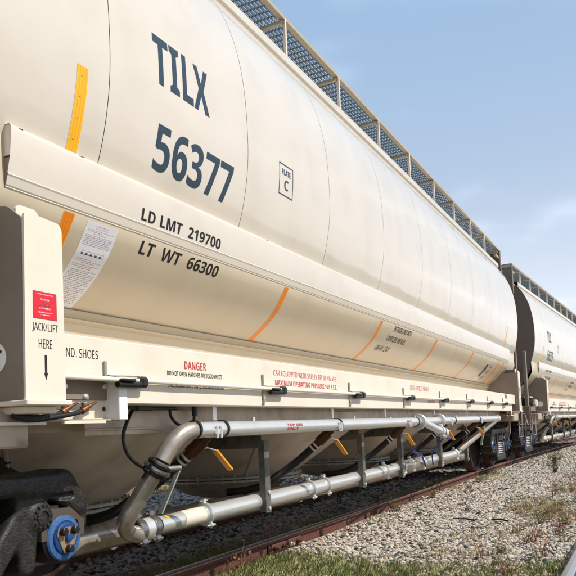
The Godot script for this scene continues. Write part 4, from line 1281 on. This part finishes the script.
func grass_amount(x: float, z: float) -> float:
	var zz := z - bend(x)
	var w := gn.get_noise_2d(x * 26.0 + 300.0, z * 26.0)
	var a := 0.0
	# the lawn-like strip at the near end
	if zz > 0.84 and zz < 3.15:
		var lim := 5.75 - 0.55 * maxf(0.0, zz - 1.9)
		a = maxf(a, smoothstep(lim + 0.25, lim - 0.25, x + w * 0.75) * (0.68 + 0.32 * smoothstep(-0.35, 0.1, gn.get_noise_2d(x * 90.0, z * 90.0 + 50.0))))
		# weedy ground toward the other track
		a = maxf(a, 0.5 * smoothstep(2.0, 2.9, zz + w * 0.5) * smoothstep(15.0, 9.0, x) * smoothstep(-0.05, 0.35, w))
		a = maxf(a, 0.38 * smoothstep(6.4, 5.4, x) * smoothstep(1.9, 2.6, zz) * smoothstep(-0.3, 0.2, w))
		a = maxf(a, 0.45 * smoothstep(1.5, 0.9, zz) * smoothstep(6.5, 8.0, x) * smoothstep(0.05, 0.3, w))
		a = maxf(a, 0.4 * smoothstep(2.0, 2.9, zz + w * 0.6) * smoothstep(0.1, 0.4, w))
	# thin grass between pipe and rail
	if zz > 0.15 and zz < 0.72 and x > 2.0:
		a = maxf(a, 0.85 * smoothstep(-0.4, 0.1, w) * smoothstep(15.0, 11.0, x))
		a = maxf(a, 0.95 * smoothstep(5.3, 4.4, x + w * 0.6) * smoothstep(0.1, 0.5, zz))
	if zz < -5.0 or zz > 5.2:
		a = maxf(a, 0.9 * smoothstep(-0.3, 0.1, w + 0.15))
	return a


func build_ground() -> void:
	gn.seed = 12; gn.frequency = 0.02; gn.fractal_octaves = 3
	var mb := MB.new()
	var nx := 130
	var nz := 64
	var gx := func(i: int) -> float: return -8.0 + 70.0 * pow(float(i) / nx, 1.25)
	var gz := func(j: int) -> float: return -9.0 + 21.0 * j / nz
	var P := []
	for i in nx + 1:
		var row := []
		for j in nz + 1:
			row.append(Vector3(gx.call(i), ground_y(gx.call(i), gz.call(j)), gz.call(j)))
		P.append(row)
	var N := []
	for i in nx + 1:
		var row := []
		for j in nz + 1:
			row.append((P[i][mini(j + 1, nz)] - P[i][maxi(j - 1, 0)]).cross(P[mini(i + 1, nx)][j] - P[maxi(i - 1, 0)][j]).normalized())
		N.append(row)
	for i in nx:
		for j in nz:
			mb.quadn(P[i][j], P[i + 1][j], P[i + 1][j + 1], P[i][j + 1], N[i][j], N[i + 1][j], N[i + 1][j + 1], N[i][j + 1])
	var g := put(self, "ballast_ground", mb, M.ballast)
	tag(g, "pale stony ground under and between the two tracks", "", "", "structure")
	var far := MB.new()
	far.quad(Vector3(-900, -0.55, -900), Vector3(900, -0.55, -900), Vector3(900, -0.55, 900), Vector3(-900, -0.55, 900), Vector3.UP)
	tag(put(self, "field", far, M.field), "flat grassy land reaching to the horizon", "", "", "structure")


func rock_mesh(sd: int) -> ArrayMesh:
	var r := RandomNumberGenerator.new()
	r.seed = sd
	var t := (1.0 + sqrt(5.0)) / 2.0
	var vs := [Vector3(-1, t, 0), Vector3(1, t, 0), Vector3(-1, -t, 0), Vector3(1, -t, 0), Vector3(0, -1, t), Vector3(0, 1, t), Vector3(0, -1, -t), Vector3(0, 1, -t), Vector3(t, 0, -1), Vector3(t, 0, 1), Vector3(-t, 0, -1), Vector3(-t, 0, 1)]
	var sc := Vector3(r.randf_range(0.9, 1.4), r.randf_range(0.55, 0.9), r.randf_range(0.75, 1.1))
	for i in 12:
		vs[i] = vs[i].normalized() * r.randf_range(0.72, 1.15) * sc
	var fs := [[0, 11, 5], [0, 5, 1], [0, 1, 7], [0, 7, 10], [0, 10, 11], [1, 5, 9], [5, 11, 4], [11, 10, 2], [10, 7, 6], [7, 1, 8], [3, 9, 4], [3, 4, 2], [3, 2, 6], [3, 6, 8], [3, 8, 9], [4, 9, 5], [2, 4, 11], [6, 2, 10], [8, 6, 7], [9, 8, 1]]
	var mb := MB.new()
	mb.use_c = true
	for f in fs:
		var a: Vector3 = vs[f[0]]; var b: Vector3 = vs[f[1]]; var c: Vector3 = vs[f[2]]
		var nn := (b - a).cross(c - a).normalized()
		if nn.dot(a + b + c) < 0: nn = -nn
		mb.tri(a, b, c, nn, nn, nn)
	return mb.mesh(M.stone)


func multi(called: String, m: Mesh, xfs: Array, cols: Array, label: String) -> void:
	var mm := MultiMesh.new()
	mm.transform_format = MultiMesh.TRANSFORM_3D
	mm.use_colors = true
	mm.mesh = m
	mm.instance_count = xfs.size()
	for i in xfs.size():
		mm.set_instance_transform(i, xfs[i])
		mm.set_instance_color(i, cols[i])
	var o := MultiMeshInstance3D.new()
	o.name = numbered(self, called)
	o.multimesh = mm
	add_child(o, true)
	tag(o, label, "", "", "stuff")


func stone_color() -> Color:
	var b := rng.randf()
	var g: float
	if b < 0.16: g = rng.randf_range(0.05, 0.15)
	elif b < 0.36: g = rng.randf_range(0.22, 0.40)
	else: g = rng.randf_range(0.58, 0.92)
	var warm := rng.randf_range(0.0, 1.0)
	return Color(g, g * lerpf(0.93, 0.84, warm), g * lerpf(0.83, 0.66, warm))


func build_gravel() -> void:
	rng.seed = 1234
	var xf := [[], [], [], [], []]
	var cl := [[], [], [], [], []]
	var bands := [
		[2.6, 9.0, 0.82, 3.25, 2600, 0.0125], [9.0, 16.0, 0.82, 3.25, 2000, 0.0130], [16.0, 34.0, 0.82, 3.3, 800, 0.0165], [34.0, 60.0, 0.8, 3.4, 90, 0.04],
		[2.4, 9.0, -0.72, 0.72, 800, 0.018], [9.0, 17.0, -0.72, 0.72, 350, 0.023], [17.0, 36.0, -0.72, 0.72, 140, 0.028],
		[2.0, 12.0, -3.0, -0.8, 420, 0.022], [12.0, 30.0, -3.0, -0.8, 160, 0.026], [4.0, 22.0, -6.2, -3.0, 150, 0.028], [2.6, 9.0, 3.3, 4.7, 700, 0.02], [-4.0, 2.6, 0.8, 5.0, 200, 0.024]]
	for b in bands:
		var count := int((b[1] - b[0]) * (b[3] - b[2]) * b[4])
		for i in count:
			var x := rng.randf_range(b[0], b[1])
			var z := rng.randf_range(b[2], b[3])
			var ga := grass_amount(x, z)
			if rng.randf() < ga * 0.6: continue
			var zw := z + bend(x)
			var r: float = b[5] * 1.18 * rng.randf_range(0.5, 1.6)
			if rng.randf() < 0.02: r *= 1.6
			var y := ground_y(x, zw) + r * rng.randf_range(-0.1, 0.45)
			var bb := Basis.from_euler(Vector3(rng.randf_range(-0.6, 0.6), rng.randf() * TAU, rng.randf_range(-0.6, 0.6))).scaled(Vector3.ONE * r)
			var k := rng.randi() % 5
			xf[k].append(Transform3D(bb, Vector3(x, y, zw)))
			var c := stone_color()
			if b[2] < 0.0 or z > 3.2: c = Color(c.r * 0.58, c.g * 0.56, c.b * 0.55)  # train shade put into the stone colour here; stones at the second track darkened too
			cl[k].append(c)
	for k in 5:
		multi("gravel", rock_mesh(50 + k), xf[k], cl[k], "pale crushed stone ballast spread beside and under the rails")


func tuft_mesh(sd: int, blades: int, h: float, spread: float, lean: float, wid: float) -> ArrayMesh:
	var r := RandomNumberGenerator.new()
	r.seed = sd
	var mb := MB.new()
	mb.use_c = true
	for i in blades:
		var a := r.randf() * TAU
		var base := Vector3(cos(a), 0, sin(a)) * r.randf() * spread
		var d := Vector3(cos(a + r.randf_range(-0.8, 0.8)), 0, sin(a + r.randf_range(-0.8, 0.8)))
		var hh := h * r.randf_range(0.5, 1.15)
		var ln := lean * r.randf_range(0.2, 1.3) * hh
		var w := Vector3(-d.z, 0, d.x) * wid * r.randf_range(0.6, 1.2)
		var p0 := base
		var p1 := base + Vector3(0, hh * 0.55, 0) + d * ln * 0.3
		var p2 := base + Vector3(0, hh * 0.95, 0) + d * ln
		var nn := (d * 0.7 + Vector3.UP * 0.5).normalized()
		var k := r.randf_range(0.75, 1.2)
		mb.col = Color(k, k, k * 0.9)
		mb.tri(p0 - w, p0 + w, p1 + w * 0.8, nn, nn, nn)
		mb.tri(p0 - w, p1 + w * 0.8, p1 - w * 0.8, nn, nn, nn)
		mb.tri(p1 - w * 0.8, p1 + w * 0.8, p2, nn, nn, nn)
	return mb.mesh(M.leaf)


func grass_color(dry: float) -> Color:
	var g := Color(0.125, 0.20, 0.04).lerp(Color(0.31, 0.335, 0.09), rng.randf())
	var d := Color(0.52, 0.40, 0.22).lerp(Color(0.42, 0.25, 0.15), rng.randf())
	return g.lerp(d, 1.0 if rng.randf() < dry else rng.randf() * 0.15)


func build_grass() -> void:
	rng.seed = 99
	var xf := [[], [], []]
	var cl := [[], [], []]
	var zones := [[2.6, 6.4, 0.84, 3.15, 2600], [6.0, 15.0, 1.5, 3.2, 1000], [6.4, 15.0, 0.88, 1.5, 700], [14.0, 40.0, 1.7, 3.2, 120], [2.4, 5.6, 0.15, 0.74, 3200], [5.4, 14.0, 0.15, 0.72, 1000], [4.55, 5.25, 0.86, 1.15, 3500], [-3.0, 2.6, 0.84, 3.15, 500],
		[0.0, 20.0, -9.0, -5.0, 150], [20.0, 45.0, -9.0, -5.0, 60], [0.0, 20.0, 5.2, 9.0, 60]]
	for b in zones:
		var count := int((b[1] - b[0]) * (b[3] - b[2]) * b[4])
		for i in count:
			var x := rng.randf_range(b[0], b[1])
			var z := rng.randf_range(b[2], b[3])
			if rng.randf() > grass_amount(x, z + bend(x)): continue
			var zw := z + bend(x)
			var dry := 0.16
			if z > 1.7 and x > 5.6: dry = 0.5
			if z < -1.8: dry = 0.65
			if z > 0.1 and z < 0.75: dry = 0.4
			var k := rng.randi() % 3
			var sc := rng.randf_range(0.6, 1.25)
			if z < -1.8: sc *= 1.9
			if z > 1.7 and x > 5.6: sc *= 1.15
			xf[k].append(Transform3D(Basis(Vector3.UP, rng.randf() * TAU).scaled(Vector3(sc, sc * rng.randf_range(0.8, 1.3), sc)), Vector3(x, ground_y(x, zw) - 0.004, zw)))
			cl[k].append(grass_color(dry))
	for k in 3:
		multi("grass", tuft_mesh(70 + k, 9, [0.046, 0.062, 0.038][k], 0.035, [0.5, 0.7, 1.0][k], 0.0024), xf[k], cl[k], "short green and dry grass growing in the ballast beside the tracks")


# a weed: several branching stems with small leaves
func weed(called: String, at: Vector2, h: float, stems: int, leafy: float, leafcol: Color, stemcol: Material, sd: int, label: String, grp: String) -> void:
	var r := RandomNumberGenerator.new()
	r.seed = sd
	var o := Node3D.new()
	o.name = numbered(self, called)
	add_child(o)
	o.position = Vector3(at.x, ground_y(at.x, at.y) - 0.01, at.y)
	tag(o, label, "weed", grp)
	var st := MB.new()
	var lf := MB.new()
	lf.use_c = true
	for i in stems:
		var a := r.randf() * TAU
		var d := Vector3(cos(a), 0, sin(a))
		var hh := h * r.randf_range(0.5, 1.0)
		var ln := r.randf_range(0.15, 0.7)
		var b := d * r.randf() * 0.05
		var pts := []
		for k in 6:
			var t := k / 5.0
			pts.append(b + Vector3(0, hh * t, 0) + d * ln * hh * t * t)
		st.tube(pts, 0.0024, 4, false, 0.001)
		var nl := int(leafy * 9)
		for k in nl:
			var t := r.randf_range(0.15, 1.0)
			var p: Vector3 = pts[int(t * 4.99)].lerp(pts[int(t * 4.99) + 1], fmod(t * 4.99, 1.0))
			var la := r.randf() * TAU
			var ld := Vector3(cos(la), r.randf_range(-0.1, 0.6), sin(la)).normalized()
			var L := h * r.randf_range(0.10, 0.22)
			var w := ld.cross(Vector3.UP).normalized() * L * r.randf_range(0.16, 0.28)
			var kk := r.randf_range(0.6, 1.3)
			lf.col = Color(leafcol.r * kk, leafcol.g * kk, leafcol.b * kk)
			var up := w.cross(ld).normalized()
			if up.y < 0: up = -up
			var mid := p + ld * L * 0.5 + up * L * 0.06
			lf.tri(p, mid - w, mid + w, up, up, up)
			lf.tri(p + ld * L, mid - w, mid + w, up, up, up)
	put(o, "stem", st, stemcol)
	if leafy > 0.0:
		put(o, "leaves", lf, M.leaf).set_meta("kind", "stuff")


func ordinal(i: int) -> String:
	var w := ["first", "second", "third", "fourth", "fifth", "sixth", "seventh", "eighth", "ninth", "tenth", "eleventh", "twelfth", "thirteenth", "fourteenth", "fifteenth", "sixteenth", "seventeenth", "eighteenth", "nineteenth"]
	if i < 19: return w[i]
	if i == 19: return "twentieth"
	if i < 29: return "twenty-" + w[i - 20]
	if i == 29: return "thirtieth"
	return "thirty-" + w[i - 30]


func build_plants() -> void:
	var green := Color(0.11, 0.17, 0.035)
	var olive := Color(0.19, 0.21, 0.06)
	var red := Color(0.33, 0.17, 0.10)
	weed("leafy_weed", Vector2(12.3, 1.12), 0.17, 16, 1.4, green, M.stem, 1, "low green weed on the gravel close to the far wheels", "")
	weed("leafy_weed", Vector2(11.2, 1.18), 0.15, 14, 1.3, green, M.stem, 2, "small green weed close beside the rusty rail just short of the far truck", "")
	weed("leafy_weed", Vector2(9.7, 1.02), 0.19, 16, 1.3, olive, M.stem, 3, "olive weed clump beside the rusty rail, third from the far truck", "")
	weed("leafy_weed", Vector2(10.7, 1.32), 0.12, 10, 1.2, green, M.stem, 4, "tiny green weed standing alone on the gravel below the far truck", "")
	weed("leafy_weed", Vector2(8.3, 0.98), 0.20, 18, 1.1, olive, M.stem, 5, "bushy olive weed leaning on the rail midway along the near car", "")
	weed("leafy_weed", Vector2(6.85, 0.93), 0.13, 12, 0.6, red, M.stem, 6, "brownish weed beside the rail just past the joint bar", "")
	weed("dry_weed", Vector2(4.75, 0.90), 0.24, 14, 0.35, red, M.stem, 7, "tall thin reddish dry weed standing against the rail at the grass edge", "")
	weed("dry_weed", Vector2(5.75, 0.62), 0.32, 12, 0.3, red, M.stem, 8, "tall dry reddish weed inside the rail below the support post", "")
	weed("leafy_weed", Vector2(6.3, 0.48), 0.22, 18, 1.0, olive, M.stem, 9, "yellow green grassy clump in the shade behind the joint bar", "")
	weed("leafy_weed", Vector2(7.6, 0.5), 0.18, 14, 0.9, olive, M.stem, 10, "olive clump in the shade behind the rail under the pipe", "")
	weed("leafy_weed", Vector2(17.3, 1.75), 0.42, 22, 1.5, green, M.stem, 11, "leafy green bush at the right edge on the gravel, tallest there", "")
	weed("leafy_weed", Vector2(15.2, 2.0), 0.30, 22, 1.4, green, M.stem, 12, "leafy green bush in front of the tallest bush at the right edge", "")
	weed("leafy_weed", Vector2(19.5, 1.62), 0.26, 16, 1.3, olive, M.stem, 13, "low olive bush behind the tallest bush at the right edge", "")
	var r := RandomNumberGenerator.new()
	r.seed = 400
	var spots := []
	while spots.size() < 46:
		var x := r.randf_range(5.2, 15.5)
		var z := r.randf_range(2.05, 3.1)
		if r.randf() > smoothstep(1.9, 3.0, z): continue
		spots.append(Vector2(x, z))
	spots.sort_custom(func(p: Vector2, q: Vector2) -> bool: return p.x < q.x)
	var nth := [0, 0]
	for k in spots.size():
		var dry := r.randf() < 0.62
		var h := r.randf_range(0.11, 0.28)
		var word := ordinal(nth[int(dry)])
		nth[int(dry)] += 1
		weed("dry_weed" if dry else "leafy_weed", spots[k], h, r.randi_range(10, 20), 0.55 if dry else 0.9, red.lerp(Color(0.42, 0.27, 0.16), r.randf()) if dry else olive.lerp(green, r.randf()), M.stem, 500 + k, ("reddish dry weed beside the shiny rail, %s such counted from the front" if dry else "small green weed beside the shiny rail, %s such counted from the front") % word, "weeds between the two tracks")
	# sticks and odd lumps on the ballast
	var tw := [[8.1, 1.82, 0.30, 0.25], [8.05, 2.22, 0.24, 0.1], [11.6, 1.62, 0.16, 0.5]]
	for i in 3:
		var t: Array = tw[i]
		var y := ground_y(t[0], t[1]) + 0.028
		var o := put(self, "stick", MB.new().tube([Vector3(-t[2] * 0.5, 0, 0), Vector3(-0.02, 0.008, 0.006), Vector3(t[2] * 0.5, 0, 0)], 0.011, 6, true, 0.007), M.twig)
		o.position = Vector3(t[0], y, t[1])
		o.rotation.y = t[3] + 0.9
		tag(o, ["dark stick lying on the gravel, left of the two level sticks", "dark stick on the gravel nearest the shiny rail", "short dark stick on the gravel nearest the train"][i], "stick")
	var lp := [[8.95, 1.68, 0.062], [5.3, 2.72, 0.05], [8.6, 2.75, 0.07]]
	for i in 3:
		var t: Array = lp[i]
		var m := rock_mesh(90 + i)
		var o := put_mesh(self, "rock", m, Transform3D(Basis(Vector3.UP, i * 1.3).scaled(Vector3.ONE * t[2]), Vector3(t[0], ground_y(t[0], t[1]) + 0.02, t[1])))
		o.material_override = M.rock_brown
		tag(o, ["brown rock on the gravel halfway to the far truck", "brown rock in the grass at the front right", "broad tan rock among the reddish weeds by the shiny rail"][i], "rock")


# ---------------------------------------------------------------- sky cover: thin high cloud
func sky_cover() -> ImageTexture:
	var W := 1024
	var H := 512
	var f := FastNoiseLite.new()
	f.seed = 6; f.frequency = 1.0; f.fractal_octaves = 5
	var im := Image.create(W, H, false, Image.FORMAT_RGBAF)
	for y in H:
		var el := PI * (0.5 - (y + 0.5) / H)
		for x in W:
			if el < 0.0:
				im.set_pixel(x, y, Color(0, 0, 0, 0))
				continue
			var az := TAU * (x + 0.5) / W
			var d := Vector3(cos(el) * sin(az), sin(el), cos(el) * cos(az))
			var q := Vector3(d.x / (d.y + 0.25), 0.0, d.z / (d.y + 0.25))
			var n := f.get_noise_3d(q.x * 0.9, d.y * 4.5, q.z * 0.9)
			var n2 := f.get_noise_3d(q.x * 2.6 + 9.0, d.y * 9.0, q.z * 2.6)
			var a := smoothstep(-0.05, 0.5, n + n2 * 0.35) * (0.20 + 0.35 * smoothstep(0.55, 0.12, d.y))
			a += 0.45 * smoothstep(0.34, 0.02, d.y)
			im.set_pixel(x, y, Color(0.82, 0.79, 0.785, clampf(a * 0.7, 0, 0.85)))
	return ImageTexture.create_from_image(im)


func _ready() -> void:
	# ------------------------------------------------ camera
	var yaw := deg_to_rad(26.549)
	var pitch := deg_to_rad(3.5)
	var roll := deg_to_rad(2.5)
	var F := Vector3(cos(yaw) * cos(pitch), sin(pitch), -sin(yaw) * cos(pitch))
	var R := Vector3(sin(yaw), 0, cos(yaw))
	var U := R.cross(F)
	var cam := Camera3D.new()
	cam.name = "camera"
	add_child(cam)
	cam.transform = Transform3D(Basis(R * cos(roll) - U * sin(roll), U * cos(roll) + R * sin(roll), -F), Vector3(0, 0.885, 3.75))
	cam.projection = Camera3D.PROJECTION_FRUSTUM
	cam.near = 0.05
	cam.far = 3000.0
	cam.size = 2.0 * cam.near * 288.0 / 720.0
	cam.frustum_offset = Vector2(0, cam.near * 97.226 / 720.0)
	cam.current = true
	# ------------------------------------------------ sky and exposure
	var sky_mat := ProceduralSkyMaterial.new()
	sky_mat.sky_top_color = Color(0.565, 0.715, 0.875)
	sky_mat.sky_horizon_color = Color(0.925, 0.935, 0.955)
	sky_mat.sky_curve = 0.22
	sky_mat.sky_cover = sky_cover()
	sky_mat.ground_bottom_color = Color(0.35, 0.33, 0.28)
	sky_mat.ground_horizon_color = Color(0.62, 0.62, 0.60)
	var env := Environment.new()
	env.background_mode = Environment.BG_SKY
	env.sky = Sky.new()
	env.sky.sky_material = sky_mat
	env.tonemap_mode = Environment.TONE_MAPPER_LINEAR
	env.tonemap_exposure = 1.0
	env.sdfgi_enabled = true
	env.ssao_enabled = true
	env.ssil_enabled = true
	var we := WorldEnvironment.new()
	we.name = "world_environment"
	we.environment = env
	add_child(we)
	# ------------------------------------------------ sun
	var sun := DirectionalLight3D.new()
	sun.name = "sun"
	sun.light_energy = 1.6
	sun.light_color = Color(1.0, 0.97, 0.925)
	sun.light_angular_distance = 0.5
	sun.shadow_enabled = true
	add_child(sun)
	sun.look_at_from_position(Vector3(0.22, 1.12, 1.0), Vector3.ZERO)
	# ------------------------------------------------ scene
	make_materials()
	make_prints()
	M.rock_brown = mat(Color(0.45, 0.36, 0.28), 0.9)
	M.frame_mesh = make_side_frame()
	build_ground()
	build_track("railway_track", 0.0, false, "rusty brown railway track with sleepers under the train")
	build_track("railway_track", 4.0, true, "shiny topped railway track in the front right corner")
	var car := build_car("hopper_car")
	var car2: Node3D = car.duplicate()
	car2.name = "hopper_car_001"
	add_child(car2)
	car.position = Vector3(8.15, 0, 0)
	tag(car, "near cream covered hopper car with TILX 56377 lettering and silver pipes beneath", "hopper car", "cream hopper cars coupled in a train")
	car_number(car, "TILX", "56377")
	var c2 := 24.0
	var a := bend(c2 - TRUCK_X)
	var b := bend(c2 + TRUCK_X)
	car2.position = Vector3(c2, 0, (a + b) * 0.5)
	car2.rotation.y = -atan2(b - a, 2.0 * TRUCK_X)
	tag(car2, "second cream hopper car coupled behind the near one, partly out of the picture", "hopper car", "cream hopper cars coupled in a train")
	car_number(car2, "TILX", "56379")
	build_gravel()
	build_grass()
	build_plants()
